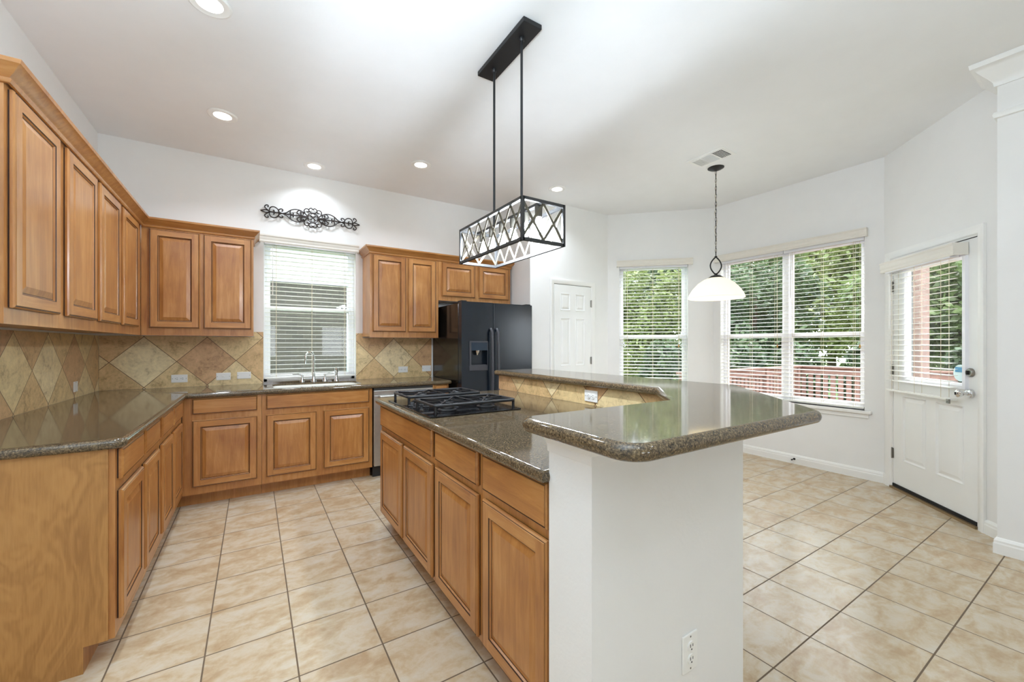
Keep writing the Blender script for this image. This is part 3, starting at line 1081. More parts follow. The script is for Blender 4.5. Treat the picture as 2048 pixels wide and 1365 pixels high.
# ------------------------------------------------------------------ outlets and switches
def plate(F, x, z, y, w, h, kind, label):
    r = thing('wall_outlet' if kind == 'outlet' else 'wall_switch' if kind == 'switch' else 'cover_plate', label,
              'outlet' if kind == 'outlet' else 'switch' if kind == 'switch' else 'cover plate', F, (x, y, z - h / 2), 'white electrical plates')
    mb = MB(); mb.box(x - w / 2, x + w / 2, y - .006, y, z - h / 2, z + h / 2); part('plate', mb, 'plastic', r, bevel=.003)
    hor = w > h
    L = max(w, h)
    if kind == 'outlet':
        for s in (-1, 1):
            cx, cz = (x + s * L * .17, z) if hor else (x, z + s * L * .17)
            mb = MB(); mb.lathe([(.0165, 0), (.0165, -.004), (.001, -.004)], (cx, y - .006, cz), 16, axis='y')
            p = part('socket', mb, 'plastic', r)
            mb = MB()
            for dx, dz, a, b in ((-.006, .004, .0012, .005), (.006, .004, .0012, .004), (0, -.008, .0022, .0022)):
                if hor:
                    dx, dz, a, b = dz, dx, b, a
                mb.box(cx + dx - a, cx + dx + a, y - .0106, y - .0098, cz + dz - b, cz + dz + b)
            part('slots', mb, 'slot', p)
    elif kind == 'switch':
        for s in (-1, 1) if L > .12 else (0,):
            cx, cz = (x + s * L * .17, z) if hor else (x, z)
            mb = MB(); mb.box(cx - .011, cx + .011, y - .009, y - .006, cz - .006, cz + .006); part('toggle', mb, 'plastic', r, bevel=.002)
    for s in (-1, 1):
        mb = MB(); cx, cz = (x + s * L * .42, z) if hor else (x, z + s * L * .42)
        mb.lathe([(.003, 0), (.003, -.001), (.0005, -.001)], (cx, y - .006, cz), 8, axis='y'); part('screw', mb, 'nickel', r)
    return r
plate(FB, -.56, .992, -.008, .115, .07, 'outlet', 'white wall outlet on the back tile, leftmost, near the corner')
plate(FB, -.238, .998, -.008, .112, .068, 'switch', 'white two-toggle plate on the back tile, middle of three left of sink')
plate(FB, -.077, 1.002, -.008, .112, .066, 'plate', 'white cover plate on the back tile, nearest left of sink window')
plate(FB, 1.467, 1.008, -.008, .112, .07, 'outlet', 'white wall outlet on the tile behind the dishwasher')
plate(FB, 1.752, 1.012, -.008, .112, .07, 'switch', 'white plate on the tile edge beside the fridge')
plate(FL, 4.15, .994, -.008, .075, .075, 'plate', 'white blank plate on the left wall tile')
plate(FI, -1.897, .972, -.008, .115, .072, 'outlet', 'white outlet on the island tile strip under the bar')
plate(frame(0, .80, 1, 0), 1.177, .314, 0, .076, .12, 'outlet', 'white upright outlet low on the half wall front')

# ------------------------------------------------------------------ sink and tap
mb = MB()
def rr(ins, z):
    return [(x, y, z) for x, y in arc_corner([(SK[0] - .01 + ins, SK[2] - .01 + ins), (SK[1] + .01 - ins, SK[2] - .01 + ins), (SK[1] + .01 - ins, SK[3] + .01 - ins), (SK[0] - .01 + ins, SK[3] + .01 - ins)], [.075] * 4)]
mb.loft([rr(.0105, .895), rr(.0135, .897), rr(.016, .84), rr(.03, .72), rr(.07, .70)], True, False)
bm = mb.bm
bm.verts.ensure_lookup_table()
bm.faces.new(bm.verts[-36:])
r = solo('sink', mb, 'sink', I4, (.525, 4.355, .70), 'white undermount sink below the kitchen window', 'sink', smooth=True)
mb = MB(); mb.lathe([(.001, .004), (.035, .004), (.042, .0), (.042, -.002), (.001, -.002)], (.525, 4.355, .704), 20)
part('drain', mb, 'steel', r, smooth=True)

fx, fy, fz = .52, 4.61, .914
r = thing('faucet', 'chrome gooseneck bridge tap with two lever handles behind the sink', 'faucet', I4, (fx, fy, fz))
mb = MB()
mb.lathe([(.03, 0), (.031, .006), (.022, .03), (.015, .06), (.013, .10)], (fx, fy, fz), 16)
mb.cyl((fx - .105, fy, fz + .035), (fx + .105, fy, fz + .035), .008, 10)
part('body', mb, 'chrome', r, smooth=True)
mb = MB()
pts = [(fx, fy, fz + .09), (fx, fy, fz + .20)]
for k in range(0, 11):
    a = PI * k / 10
    pts.append((fx - (.055 - .055 * math.cos(a)) * .75, fy - (.055 - .055 * math.cos(a)) * .75, fz + .245 + .065 * math.sin(a)))
pts.append((fx - .085, fy - .085, fz + .19))
mb.tube(pts, .010, 10)
part('spout', mb, 'chrome', r, smooth=True)
for s in (-1, 1):
    mb = MB()
    mb.lathe([(.026, 0), (.027, .006), (.016, .03), (.010, .055), (.012, .07), (.008, .08), (.001, .082)], (fx + s * .105, fy, fz), 14)
    h = part('handle', mb, 'chrome', r, smooth=True)
    mb = MB(); mb.tube([(fx + s * .105, fy, fz + .072), (fx + s * .14, fy - .01, fz + .085), (fx + s * .19, fy - .02, fz + .09)], [.006, .006, .008], 8)
    part('lever', mb, 'chrome', h, smooth=True)
mb = MB(); mb.lathe([(.024, 0), (.024, .008), (.015, .02), (.014, .09), (.019, .105), (.018, .14), (.006, .15), (.001, .15)], (.735, fy, fz), 14)
solo('side_sprayer', mb, 'chrome', I4, (.735, fy, fz), 'chrome side sprayer standing right of the tap', 'sprayer', smooth=True)

# ------------------------------------------------------------------ dishwasher
r = thing('dishwasher', 'stainless steel dishwasher with a black kick plate under the back counter', 'dishwasher', FB, (1.29, -.3, 0))
mb = MB(); mb.box(.985, 1.585, -.60, -.02, .1, .868); part('tub', mb, 'black', r)
mb = MB(); mb.box(.985, 1.585, -.645, -.602, .115, .80); mb.box(.985, 1.585, -.64, -.602, .80, .848); part('door', mb, 'steel', r, bevel=.004)
mb = MB(); mb.box(.985, 1.585, -.638, -.602, .849, .871); part('control_strip', mb, 'slot', r)
mb = MB(); mb.tube([(1.03, -.647, .79), (1.035, -.675, .79), (1.535, -.675, .79), (1.54, -.647, .79)], .012, 10); part('handle', mb, 'steel', r, smooth=True)
mb = MB(); mb.box(.985, 1.585, -.585, -.57, .0, .112); part('kick_plate', mb, 'slot', r)

# ------------------------------------------------------------------ fridge
r = thing('refrigerator', 'black side-by-side refrigerator with water dispenser in the alcove', 'refrigerator', FB, (2.275, -.45, 0))
X0, X1, XS = 1.826, 2.722, 2.205
yF = -.83
mb = MB(); mb.box(X0, X1, yF + .085, -.03, .03, 1.735); mb.box(X0 + .04, X1 - .04, yF + .12, -.06, 0, .03); part('cabinet', mb, 'fridgeside', r, bevel=.006)
mb = MB(); mb.box(X0 + .01, X1 - .01, yF + .03, yF + .083, .012, .09); part('grille', mb, 'slot', r)
# left door with a dispenser recess
D0, D1, DZ0, DZ1 = 1.915, 2.135, 1.02, 1.335
RZ0, RZ1 = 1.07, 1.235
mb = MB()
leaf_with_holes(mb, X0, XS - .004, .1, 1.75, yF, yF + .075, [(D0 + .02, D1 - .005, RZ0, RZ1)])
a, b, c, d = D0 + .02, D1 - .005, RZ0, RZ1
yr = yF + .06
mb.face([(a, yF, c), (b, yF, c), (b, yr, c), (a, yr, c)]); mb.face([(a, yF, d), (a, yr, d), (b, yr, d), (b, yF, d)])
mb.face([(a, yF, c), (a, yr, c), (a, yr, d), (a, yF, d)]); mb.face([(b, yF, c), (b, yF, d), (b, yr, d), (b, yr, c)])
mb.face([(a, yr, c), (b, yr, c), (b, yr, d), (a, yr, d)])
bmesh.ops.remove_doubles(mb.bm, verts=mb.bm.verts, dist=1e-5)
dl = part('door', mb, 'fridge', r)
mb = MB()
for z0, z1, x0, x1 in ((DZ0, RZ0, D0, D1), (RZ1 + .085, DZ1, D0, D1), (RZ0, RZ1 + .085, D0, D0 + .02), (RZ0, RZ1 + .085, D1 - .005, D1)):
    mb.box(x0, x1, yF - .008, yF - .0005, z0, z1)
part('dispenser_frame', mb, 'fridgegrey', dl, bevel=.003)
mb = MB(); mb.box(D0 + .02, D1 - .005, yF - .006, yF - .0005, RZ1, RZ1 + .085); cp = part('control_panel', mb, 'panelglass', dl)
mb = MB(); mb.box(D0 + .02, D1 - .01, yF - .004, yF + .055, RZ0, RZ0 + .012); part('drip_tray', mb, 'fridgegrey', dl)
mb = MB(); mb.lathe([(.03, .0), (.028, -.02), (.018, -.035), (.012, -.05), (.001, -.05)], ((a + b) / 2 - .01, yF + .03, RZ1), 14); part('spout', mb, 'chrome', dl, smooth=True)
mb = MB(); mb.box(X0 + .002 + (XS - X0), X1, yF, yF + .075, .1, 1.75); part('door', mb, 'fridge', r, bevel=.008)
for hx_, s in ((XS - .035, -1), (XS + .038, 1)):
    mb = MB()
    pts = [(hx_, yF - .004, 1.47)] + [(hx_, yF - .055 + .012 * abs(k - 5) / 5, 1.43 - .093 * k) for k in range(11)] + [(hx_, yF - .004, .46)]
    mb.tube(pts, .015, 10, flat=.8)
    part('handle', mb, 'fridgegrey', r, smooth=True)
for hx_ in (X0 + .04, X1 - .04):
    mb = MB(); mb.box(hx_ - .03, hx_ + .03, yF + .02, yF + .12, 1.751, 1.762); part('hinge_cover', mb, 'slot', r, bevel=.003)

# ------------------------------------------------------------------ cooktop
r = thing('cooktop', 'black gas cooktop with two grates set into the island counter', 'cooktop', I4, (1.045, 2.38, .914))
mb = MB(); mb.box(.767, 1.33, 1.997, 2.768, .9145, .922); part('glass_plate', mb, 'cook', r, bevel=.003)
mb = MB(); mb.box(.95, 1.31, 2.335, 2.435, .922, .928)
vg = part('downdraft_vent', mb, 'castiron', r, bevel=.002)
mb = MB()
for k in range(14):
    mb.box(.965 + .025 * k, .975 + .025 * k, 2.345, 2.425, .928, .931)
part('vent_slats', mb, 'fridgegrey', vg)
for kx, ky in ((.815, 2.345), (.875, 2.345), (.815, 2.425), (.875, 2.425)):
    mb = MB(); mb.lathe([(.022, 0), (.022, .004), (.017, .008), (.015, .022), (.012, .025), (.001, .025)], (kx, ky, .922), 14); k = part('knob', mb, 'castiron', r, smooth=True)
    mb = MB(); mb.box(kx - .002, kx + .002, ky - .013, ky + .013, .947, .9495); part('pointer', mb, 'chrome', k)
burn = []
for (y0, y1) in ((2.018, 2.318), (2.452, 2.752)):
    for bx in (.935, 1.185):
        mb = MB(); mb.lathe([(.055, 0), (.055, .006), (.042, .01), (.04, .02), (.001, .022)], (bx, (y0 + y1) / 2, .922), 20); part('burner', mb, 'castiron', r, smooth=True)
    mb = MB()
    gx0, gx1, gz = .80, 1.30, .972
    rect = arc_corner([(gx0, y0), (gx1, y0), (gx1, y1), (gx0, y1)], [.025] * 4)
    mb.tube([(x, y, gz) for x, y in rect], .0085, 8, closed=True)
    xm = (gx0 + gx1) / 2
    mb.bar((xm, y0, gz), (xm, y1, gz), .011, .014)
    for bx in (.935, 1.185):
        cy = (y0 + y1) / 2
        mb.tube([(bx + .045 * math.cos(a), cy + .045 * math.sin(a), gz - .002) for a in [2 * PI * k / 16 for k in range(16)]], .006, 6, closed=True)
        for k in range(4):
            a = PI / 4 + PI / 2 * k
            ca, sa = math.cos(a), math.sin(a)
            ex = max(gx0 if bx < xm else xm, min(xm if bx < xm else gx1, bx + .15 * ca))
            ey = y0 if sa < 0 else y1
            mb.bar((bx + .022 * ca, cy + .022 * sa, gz + .001), (ex, ey, gz + .001), .009, .013)
        mb.bar((gx0 if bx < xm else xm, cy, gz), (bx - .04, cy, gz), .009, .013)
        mb.bar((bx + .04, cy, gz), (xm if bx < xm else gx1, cy, gz), .009, .013)
    for lx, ly in ((gx0 + .008, y0 + .008), (gx1 - .008, y0 + .008), (gx1 - .008, y1 - .008), (gx0 + .008, y1 - .008)):
        mb.cyl((lx, ly, gz), (lx, ly, .9221), .0085, 8)
    part('grate', mb, 'castiron', r, smooth=True)

# ------------------------------------------------------------------ ceiling fittings
def can(x, y, label, power):
    r = thing('recessed_ceiling_light', label, 'ceiling light', I4, (x, y, CEIL), 'recessed ceiling lights')
    mb = MB(); mb.lathe([(.076, 0), (.097, 0), (.097, -.004), (.088, -.009), (.076, -.006)], (x, y, CEIL), 32)
    part('trim_ring', mb, 'trim', r, smooth=True)
    mb = MB(); mb.lathe([(.0755, -.002), (.0755, -.005), (.05, -.0065), (.001, -.007)], (x, y, CEIL), 32)
    part('lens', mb, 'lens', r, smooth=True)
    light('downlight', 'AREA', (0, 0, -.02), power, (.80, .89, 1.0), size=.14, parent=r, spread=math.radians(130))
CP = 5
can(-.19, 2.60, 'recessed ceiling light cut off by the top of the photo', CP)
can(-.20, 3.82, 'recessed ceiling light above the left cabinets, second from the top', CP)
can(.504, 4.42, 'recessed ceiling light closest to the sink window wall, above iron scroll', CP * .5)
can(1.375, 3.83, 'recessed ceiling light left of the linear pendant rods', CP)
can(2.885, 3.605, 'recessed ceiling light right of the linear pendant, before the pantry', CP)
for (x, y) in ((.6, -.6), (2.6, -.6), (.6, -2.2), (2.6, -2.2), (2.9, 1.0)):
    if y < 0:
        light('rear_fill_light', 'AREA', (x, y, CEIL - .03), 2, (.80, .89, 1.0), size=.16, target=(x, y, 0))  # added fill lights behind the camera to even out the room

# air register
vc = Vector((3.62, 2.232))
r = thing('ceiling_vent', 'white rectangular air register in the ceiling beside the dome pendant', 'vent', I4, (vc.x, vc.y, CEIL))
mb = MB()
mb.box(3.505, 3.735, 2.055, 2.41, CEIL - .006, CEIL); part('frame', mb, 'trim', r, bevel=.003)
for k, (y0, y1) in enumerate(((2.085, 2.175), (2.19, 2.285), (2.30, 2.38))):
    mb = MB(); mb.box(3.54, 3.70, y0, y1, CEIL - .008, CEIL - .0062, 1 if k == 0 else 0)
    n = 6
    for i in range(n):
        if k == 1:
            continue
        yy = y0 + (y1 - y0) * (i + .5) / n
        mb.obox((3.62, yy, CEIL - .011), (.078, 0, 0), (0, .004, .002), (0, -.0006, .0012), 0)
    if k == 1:
        for i in range(10):
            xx = 3.545 + .0165 * i
            mb.obox((xx, (y0 + y1) / 2, CEIL - .011), (.004, 0, .002), (0, (y1 - y0) / 2 - .003, 0), (-.0006, 0, .0012), 0)
    part('louvre', mb, ['trim', 'ventdark'], r)

# linear cage pendant
px, py = 1.275, 2.066
L2, W2 = .361, .132
zt, zb = 2.045, 1.822
r = thing('linear_pendant', 'black linear pendant with lattice cage and six bulbs above the island', 'pendant light', I4, (px, py, zb))
mb = MB(); mb.box(px - .06, px + .06, py - .265, py + .265, CEIL - .028, CEIL - .0005); cn = part('canopy', mb, 'black', r, bevel=.003)
for s in (-1, 1):
    yy = py + .155 * s
    mb = MB(); mb.cyl((px, yy, CEIL - .028), (px, yy, zt + .0), .0075, 10); mb.lathe([(.016, 0), (.016, -.012), (.01, -.02), (.001, -.02)], (px, yy, CEIL - .028), 12)
    part('rod', mb, 'black', r, smooth=True)
mb = MB()
e = .016
for sx in (-1, 1):
    for sy in (-1, 1):
        mb.box(px + sx * W2 - e / 2, px + sx * W2 + e / 2, py + sy * L2 - e / 2, py + sy * L2 + e / 2, zb, zt)
    for z in (zb + e / 2, zt - e / 2):
        mb.box(px + sx * W2 - e / 2, px + sx * W2 + e / 2, py - L2, py + L2, z - e / 2, z + e / 2)
for sy in (-1, 1):
    for z in (zb + e / 2, zt - e / 2):
        mb.box(px - W2, px + W2, py + sy * L2 - e / 2, py + sy * L2 + e / 2, z - e / 2, z + e / 2)
part('cage_frame', mb, 'cage', r)
mb = MB()
mb.bar((px, py - L2, zt - .008), (px, py + L2, zt - .008), .03, .014)
part('lamp_bar', mb, 'cage', r)
def cross(mb, p, q, nrm, za, zb_, t, lane):
    n = Vector(nrm)
    A, B_ = Vector((p[0], p[1], za)), Vector((q[0], q[1], zb_))
    mb.bar(A + n * lane, B_ + n * lane, t, .003, up=nrm)
for sx in (-1, 1):
    mb = MB()
    n = 6
    for k in range(n):
        y0 = py - L2 + 2 * L2 * k / n
        y1 = py - L2 + 2 * L2 * (k + 1) / n
        xx = px + sx * (W2 - .003)
        cross(mb, (xx, y0), (xx, y1), (1, 0, 0), zb + e, zt - e, .0135, .0017)
        cross(mb, (xx, y0), (xx, y1), (1, 0, 0), zt - e, zb + e, .0135, -.0017)
    part('side_lattice', mb, 'lattice', r)
for sy in (-1, 1):
    mb = MB()
    for k in range(2):
        x0 = px - W2 + W2 * k
        x1 = x0 + W2
        yy = py + sy * (L2 - .003)
        cross(mb, (x0, yy), (x1, yy), (0, 1, 0), zb + e, zt - e, .0135, .0017)
        cross(mb, (x0, yy), (x1, yy), (0, 1, 0), zt - e, zb + e, .0135, -.0017)
    part('end_lattice', mb, 'lattice', r)
for k in range(6):
    yy = 1.770 + .1245 * k - .02
    mb = MB(); mb.lathe([(.006, .0), (.020, -.004), (.021, -.012), (.019, -.062), (.001, -.062)], (px, yy, zt - .014), 14)
    sck = part('socket', mb, 'socket', r, smooth=True)
    mb = MB(); mb.lathe([(.008, 0), (.012, -.008), (.021, -.03), (.0235, -.045), (.019, -.062), (.009, -.078), (.001, -.084)], (px, yy, zt - .0765), 16)
    part('bulb', mb, 'bulb', sck, smooth=True)

# dome pendant in the bay
qx, qy = 3.872, 2.335
r = thing('dome_pendant', 'frosted white glass dome pendant on a black chain in the bay', 'pendant light', I4, (qx, qy, 1.756))
mb = MB(); mb.lathe([(.075, -.0005), (.075, -.004), (.055, -.016), (.02, -.028), (.006, -.034), (.001, -.034)], (qx, qy, CEIL), 28); part('ceiling_canopy', mb, 'bronze', r, smooth=True)
mb = MB()
z = CEIL - .03
k = 0
while z > 2.19:
    pts = []
    for i in range(14):
        a = 2 * PI * i / 14
        u, w = .0085 * math.cos(a), .024 * math.sin(a)
        pts.append((qx + (u if k % 2 else u * .3), qy + (u * .3 if k % 2 else u), z - .02 + w))
    mb.tube(pts, .0024, 5, closed=True)
    z -= .0385
    k += 1
part('chain', mb, 'bronze', r, smooth=True)
mb = MB(); mb.tube([(qx + .012 * math.sin(t * 1.7), qy + .008 * math.cos(t * 1.3), CEIL - .03 - .84 * t / 20) for t in range(21)], .002, 5); part('lamp_cord', mb, 'cord', r)
mb = MB()
dvx, dvy = math.cos(YAW), -math.sin(YAW)
for s in (-1, 1):
    pts = []
    for i in range(13):
        t = i / 12
        w = .055 * math.sin(PI * t) ** .85
        pts.append((qx + s * w * dvx, qy + s * w * dvy, 2.165 - .175 * t))
    mb.tube(pts, .0065, 8)
mb.lathe([(.001, .012), (.012, .008), (.013, -.004), (.001, -.008)], (qx, qy, 2.165), 12)
part('loop', mb, 'bronze', r, smooth=True)
mb = MB(); mb.lathe([(.001, .03), (.012, .028), (.016, .012), (.045, .004), (.072, -.018), (.07, -.022), (.001, -.02)], (qx, qy, 1.975), 28); part('cap', mb, 'bronze', r, smooth=True)
mb = MB()
out = [(.06, 1.960), (.11, 1.940), (.165, 1.902), (.215, 1.846), (.245, 1.795), (.258, 1.758)]
prof = [(rr_, z) for rr_, z in out] + [(.254, 1.756)] + [(rr_ - .006, z - .003) for rr_, z in out[::-1]]
mb.lathe([(a, b - 1.756) for a, b in prof], (qx, qy, 1.756), 40)
part('glass_shade', mb, 'shade', r, smooth=True)
mb = MB(); mb.lathe([(.012, 0), (.02, -.02), (.028, -.05), (.02, -.075), (.001, -.085)], (qx, qy, 1.93), 14); part('bulb', mb, 'bulbdim', r, smooth=True)

# ------------------------------------------------------------------ wrought iron wall art
ART = [[(-0.385, 0.0), (-0.408, 0.014), (-0.435, 0.009), (-0.462, 0.0)], [(-0.38, 0.0), (-0.403, 0.017), (-0.422, 0.034), (-0.427, 0.05), (-0.415, 0.065), (-0.4, 0.065), (-0.397, 0.053), (-0.405, 0.047)], [(-0.365, 0.0), (-0.383, 0.004), (-0.388, 0.02), (-0.38, 0.044), (-0.36, 0.057), (-0.338, 0.055), (-0.317, 0.038), (-0.302, 0.012), (-0.277, 0.0)], [(-0.38, 0.0), (-0.363, 0.0), (-0.347, 0.007), (-0.349, 0.021), (-0.358, 0.017)], [(-0.277, 0.0), (-0.302, 0.006), (-0.31, 0.019), (-0.305, 0.035), (-0.289, 0.047), (-0.274, 0.043), (-0.274, 0.028), (-0.284, 0.024)], [(-0.277, 0.0), (-0.241, 0.015), (-0.204, 0.048), (-0.162, 0.066), (-0.12, 0.064), (-0.082, 0.044), (-0.047, 0.006)], [(-0.204, 0.042), (-0.209, 0.022), (-0.199, 0.006), (-0.183, 0.006), (-0.178, 0.018), (-0.186, 0.021)], [(-0.047, 0.006), (-0.093, 0.009), (-0.13, 0.015), (-0.146, 0.033), (-0.138, 0.052), (-0.12, 0.06), (-0.11, 0.045), (-0.12, 0.036)], [(-0.093, 0.009), (-0.112, 0.024), (-0.101, 0.042), (-0.086, 0.034), (-0.093, 0.024)], [(-0.047, 0.006), (-0.074, 0.039), (-0.082, 0.068), (-0.069, 0.09), (-0.047, 0.092), (-0.038, 0.076), (-0.047, 0.059), (-0.058, 0.065)], [(-0.039, 0.076), (-0.022, 0.057), (0.0, 0.053)], [(-0.039, 0.073), (-0.034, 0.095), (-0.018, 0.107), (-0.005, 0.099), (-0.009, 0.086)]]
def smoothline(p, n=6):
    out = []
    q = [p[0]] + list(p) + [p[-1]]
    for i in range(1, len(q) - 2):
        a, b, c, d = [Vector(x) for x in q[i - 1:i + 3]]
        for k in range(n):
            t = k / n
            out.append(.5 * ((2 * b) + (c - a) * t + (2 * a - 5 * b + 4 * c - d) * t * t + (3 * b - a - 3 * c + d) * t ** 3))
    out.append(Vector(p[-1]))
    return out
ax, az, ay = .52, 2.607, -.02
r = thing('iron_wall_scroll', 'dark wrought iron scroll hanging on the wall above the sink window', 'wall art', FB, (ax, ay, az))
mb = MB()
for c in ART:
    ln = smoothline(c)
    for sx in (1, -1):
        for sz in (1, -1):
            mb.tube([(ax + sx * p.x, ay, az + sz * p.y * .93) for p in ln], .0052, 6)
part('scrolls', mb, 'iron', r, smooth=True)
mb = MB(); mb.bar((ax - .385, ay, az), (ax - .045, ay, az), .010, .010); mb.bar((ax + .045, ay, az), (ax + .385, ay, az), .010, .010)
part('centre_bar', mb, 'iron', r)
mb = MB()
mb.tube([(ax + .05 * math.cos(2 * PI * k / 28), ay, az + .05 * math.sin(2 * PI * k / 28)) for k in range(28)], .0045, 6, closed=True)
for q in range(4):
    cx, cz = .024 * math.cos(q * PI / 2), .024 * math.sin(q * PI / 2)
    mb.tube([(ax + cx + .021 * math.cos(2 * PI * k / 16), ay, az + cz + .021 * math.sin(2 * PI * k / 16)) for k in range(16)], .0035, 6, closed=True)
part('centre_ring', mb, 'iron', r, smooth=True)
mb = MB()
for s in (-1, 1):
    mb.cyl((ax + s * .3, ay, az), (ax + s * .3, -.0005, az), .003, 6)
part('wall_fixing', mb, 'iron', r)

# ------------------------------------------------------------------ outside
mb = MB(); mb.box(-30, 60, -40, 60, -.75, -.6); struct('ground', mb, 'lawn')
mb = MB()
nb = int((11.0 - 5.2) / .14)
for k in range(nb):
    mb.box(5.2 + .14 * k, 5.335 + .14 * k, -5, 4.35, -.17, -.14)
mb.box(5.3, 10.8, -4.9, 4.3, -.6, -.172)
struct('deck', mb, 'deckfloor')
def railing(label, p, q, z0=-.14, zt=.84):
    p, q = Vector(p), Vector(q)
    L = (q - p).length
    r = thing('deck_railing', label, 'railing', frame(p.x, p.y, (q - p).x, (q - p).y), (L / 2, 0, z0))
    mb = MB(); mb.box(-.07, L + .07, -.07, .07, zt - .035, zt); part('cap_rail', mb, 'deckwood', r, bevel=.004)
    mb = MB(); mb.box(0, L, -.02, .02, zt - .16, zt - .037); mb.box(0, L, -.02, .02, z0 + .07, z0 + .16); part('rails', mb, 'deckwood', r)
    n = int(L / .135)
    for k in range(n):
        x = .1 + (L - .2) * k / (n - 1)
        mb = MB(); mb.box(x - .0425, x + .0425, .021, .045, z0 + .04, zt - .04); part('baluster', mb, 'deckwood', r)
    for k in range(4):
        x = .0 + L * k / 3
        mb = MB(); mb.box(x - .045, x + .045, -.045, .0205, z0, zt - .036); part('post', mb, 'deckwood', r)
railing('reddish wooden deck railing running away from the house left of the bay', (6.0, 4.2), (10.04, 4.2))
railing('reddish wooden deck railing across the far side of the deck', (10.2, 4.25), (10.2, -1.6))
# brick post beside the back door
fb = frame(5.62, 1.02, -1, -1)
mb = MB(); mb.box(-.2, .2, -.2, .2, -.14, 3.2)
solo('brick_post', mb, 'brick_red', frame(7.2, 1.77, 1, 0), (0, 0, -.14), 'reddish brick post outside the back door', 'post')

# neighbour's house beyond the sink window
r = thing('neighbouring_house', 'pale siding and taupe brick wall of the house seen through the sink window', 'house', I4, (-1.5, 9.2, -.6))
mb = MB(); mb.box(-7, 1.56, 8.6, 12, -.6, 2.45); part('brick_wall', mb, 'brick_grey', r)
mb = MB(); mb.box(-7.2, 1.575, 8.57, 12, 2.452, 4.6); part('upper_siding', mb, 'soffit', r)
mb = MB(); mb.box(1.57, 7.0, 10.4, 12.5, -.6, 5.5); part('side_wing', mb, 'siding', r, label='pale teal siding')

# trees beyond the deck
def tree_proto(mat, seed, R=(1.9, 1.9, 2.6), zc=2.6, n=13000, sz=.125):
    rnd = random.Random(seed)
    r = thing('leafy_tree', 'leafy green tree standing beyond the deck, seen through the blinds', 'tree', I4, (0, 0, 0), 'trees beyond the deck')
    bm = bmesh.new()
    cl = []
    for k in range(64):
        while True:
            p = Vector((rnd.uniform(-1, 1), rnd.uniform(-1, 1), rnd.uniform(-1, 1)))
            if .25 < math.hypot(p.x, p.y) + .25 * p.z * p.z < 1:
                break
        cl.append((Vector((p.x * R[0], p.y * R[1], p.z * R[2] + zc)), rnd.uniform(.45, .85)))
    for k in range(n):
        c, rad = rnd.choice(cl)
        d = Vector((rnd.gauss(0, 1), rnd.gauss(0, 1), rnd.gauss(0, 1))).normalized() * rad * rnd.uniform(.5, 1.0) ** .5
        p = c + d
        u = Vector((rnd.gauss(0, 1), rnd.gauss(0, 1), rnd.gauss(0, .6))).normalized()
        v = u.cross(Vector((rnd.gauss(0, 1), rnd.gauss(0, 1), rnd.gauss(0, 1)))).normalized()
        s = sz * rnd.uniform(.6, 1.3)
        f = bm.faces.new([bm.verts.new(p + u * s), bm.verts.new(p + v * s * .45), bm.verts.new(p - u * s), bm.verts.new(p - v * s * .45)])
    me = bpy.data.meshes.new('foliage')
    bm.to_mesh(me); bm.free()
    me.materials.append(mat)
    o = bpy.data.objects.new('foliage', me); COL.objects.link(o); o.parent = r
    mb = MB(); mb.tube([(0, 0, -.6), (.05, .03, .8), (-.04, .05, 2.0), (.03, 0, 3.6)], [.16, .13, .1, .05], 10)
    part('trunk', mb, 'bark', r, smooth=True)
    return r

def copy_thing(src, loc, rz, sc):
    c = src.copy(); COL.objects.link(c)
    for ch in list(src.children):
        d = ch.copy(); COL.objects.link(d); d.parent = c
    c.matrix_world = Matrix.LocRotScale(Vector(loc), Matrix.Rotation(rz, 3, 'Z').to_quaternion(), Vector((sc, sc, sc * (1.3 if sc > 1 else 1.12))))
    return c

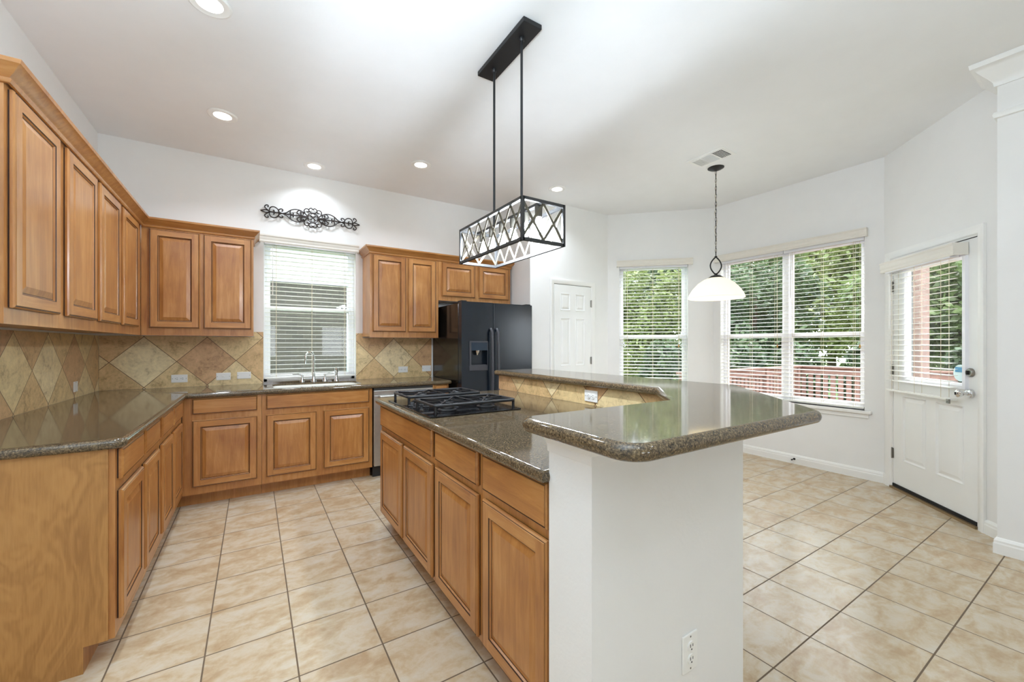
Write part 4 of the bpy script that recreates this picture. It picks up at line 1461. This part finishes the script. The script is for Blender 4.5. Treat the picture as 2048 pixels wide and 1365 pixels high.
protos = [tree_proto(M['leaf'][0], 1), tree_proto(M['leaf'][1], 2), tree_proto(M['leaf'][2], 3, R=(1.9, 1.9, 2.5), zc=2.5)]
rnd = random.Random(11)
spots = []
for k, (x, y, s, t) in enumerate([
        (14.0, 2.5, .84, 0), (14.0, 7.1, .84, 2), (14.0, 11.7, .84, 1), (14.0, -2.1, .84, 2), (9.0, 14.6, .9, 0),
        (19.8, 4.8, 1.1, 1), (19.8, 10.8, 1.1, 0), (19.8, -1.2, 1.1, 0), (19.8, 16.8, 1.1, 2), (19.8, -7.2, 1.1, 1), (14.0, -6.7, .84, 0),
        (27.6, 1.6, 1.5, 2), (27.6, 9.8, 1.5, 1), (27.6, 18.0, 1.5, 0), (27.6, -6.6, 1.5, 0)]):
    if k < 3:
        src = protos[(0, 2, 1)[k]]
        src.matrix_world = Matrix.LocRotScale(Vector((x, y, .6 * (s - 1))), Matrix.Rotation(PI / 2 * rnd.randint(0, 3), 3, 'Z').to_quaternion(), Vector((s, s, s)))
    else:
        copy_thing(protos[t], (x, y, .6 * (s - 1)), PI / 2 * rnd.randint(0, 3), s)

# low shrubs along the far side of the deck railing
def shrub_proto():
    rnd2 = random.Random(5)
    r = thing('leafy_shrub', 'low green shrub growing against the outside of the deck railing', 'shrub', I4, (0, 0, 0), 'shrubs behind the deck railing')
    bm = bmesh.new()
    for k in range(2600):
        d = Vector((rnd2.gauss(0, 1), rnd2.gauss(0, 1), rnd2.gauss(0, 1))).normalized() * rnd2.uniform(.35, 1) ** .4
        p = Vector((d.x * .52, d.y * .66, .35 + d.z * .98))
        u = Vector((rnd2.gauss(0, 1), rnd2.gauss(0, 1), rnd2.gauss(0, .6))).normalized()
        v = u.cross(Vector((rnd2.gauss(0, 1), rnd2.gauss(0, 1), rnd2.gauss(0, 1)))).normalized()
        w = .075 * rnd2.uniform(.6, 1.2)
        bm.faces.new([bm.verts.new(p + u * w), bm.verts.new(p + v * w * .5), bm.verts.new(p - u * w), bm.verts.new(p - v * w * .5)])
    me = bpy.data.meshes.new('foliage'); bm.to_mesh(me); bm.free()
    me.materials.append(M['leaf'][2])
    o = bpy.data.objects.new('foliage', me); COL.objects.link(o); o.parent = r
    mb = MB(); mb.tube([(0, 0, -.6), (.03, .02, 0), (0, 0, .5)], [.05, .04, .02], 8)
    part('stem', mb, 'bark', r, smooth=True)
    return r
sh = shrub_proto()
sh.location = (10.95, 4.6, 0)
for k in range(1, 5):
    copy_thing(sh, (10.95, 4.6 - 1.5 * k, 0), 0, 1.0)
for k in range(3):
    copy_thing(sh, (9.6 - 1.3 * k, 5.2, 0), 0, 1.0)
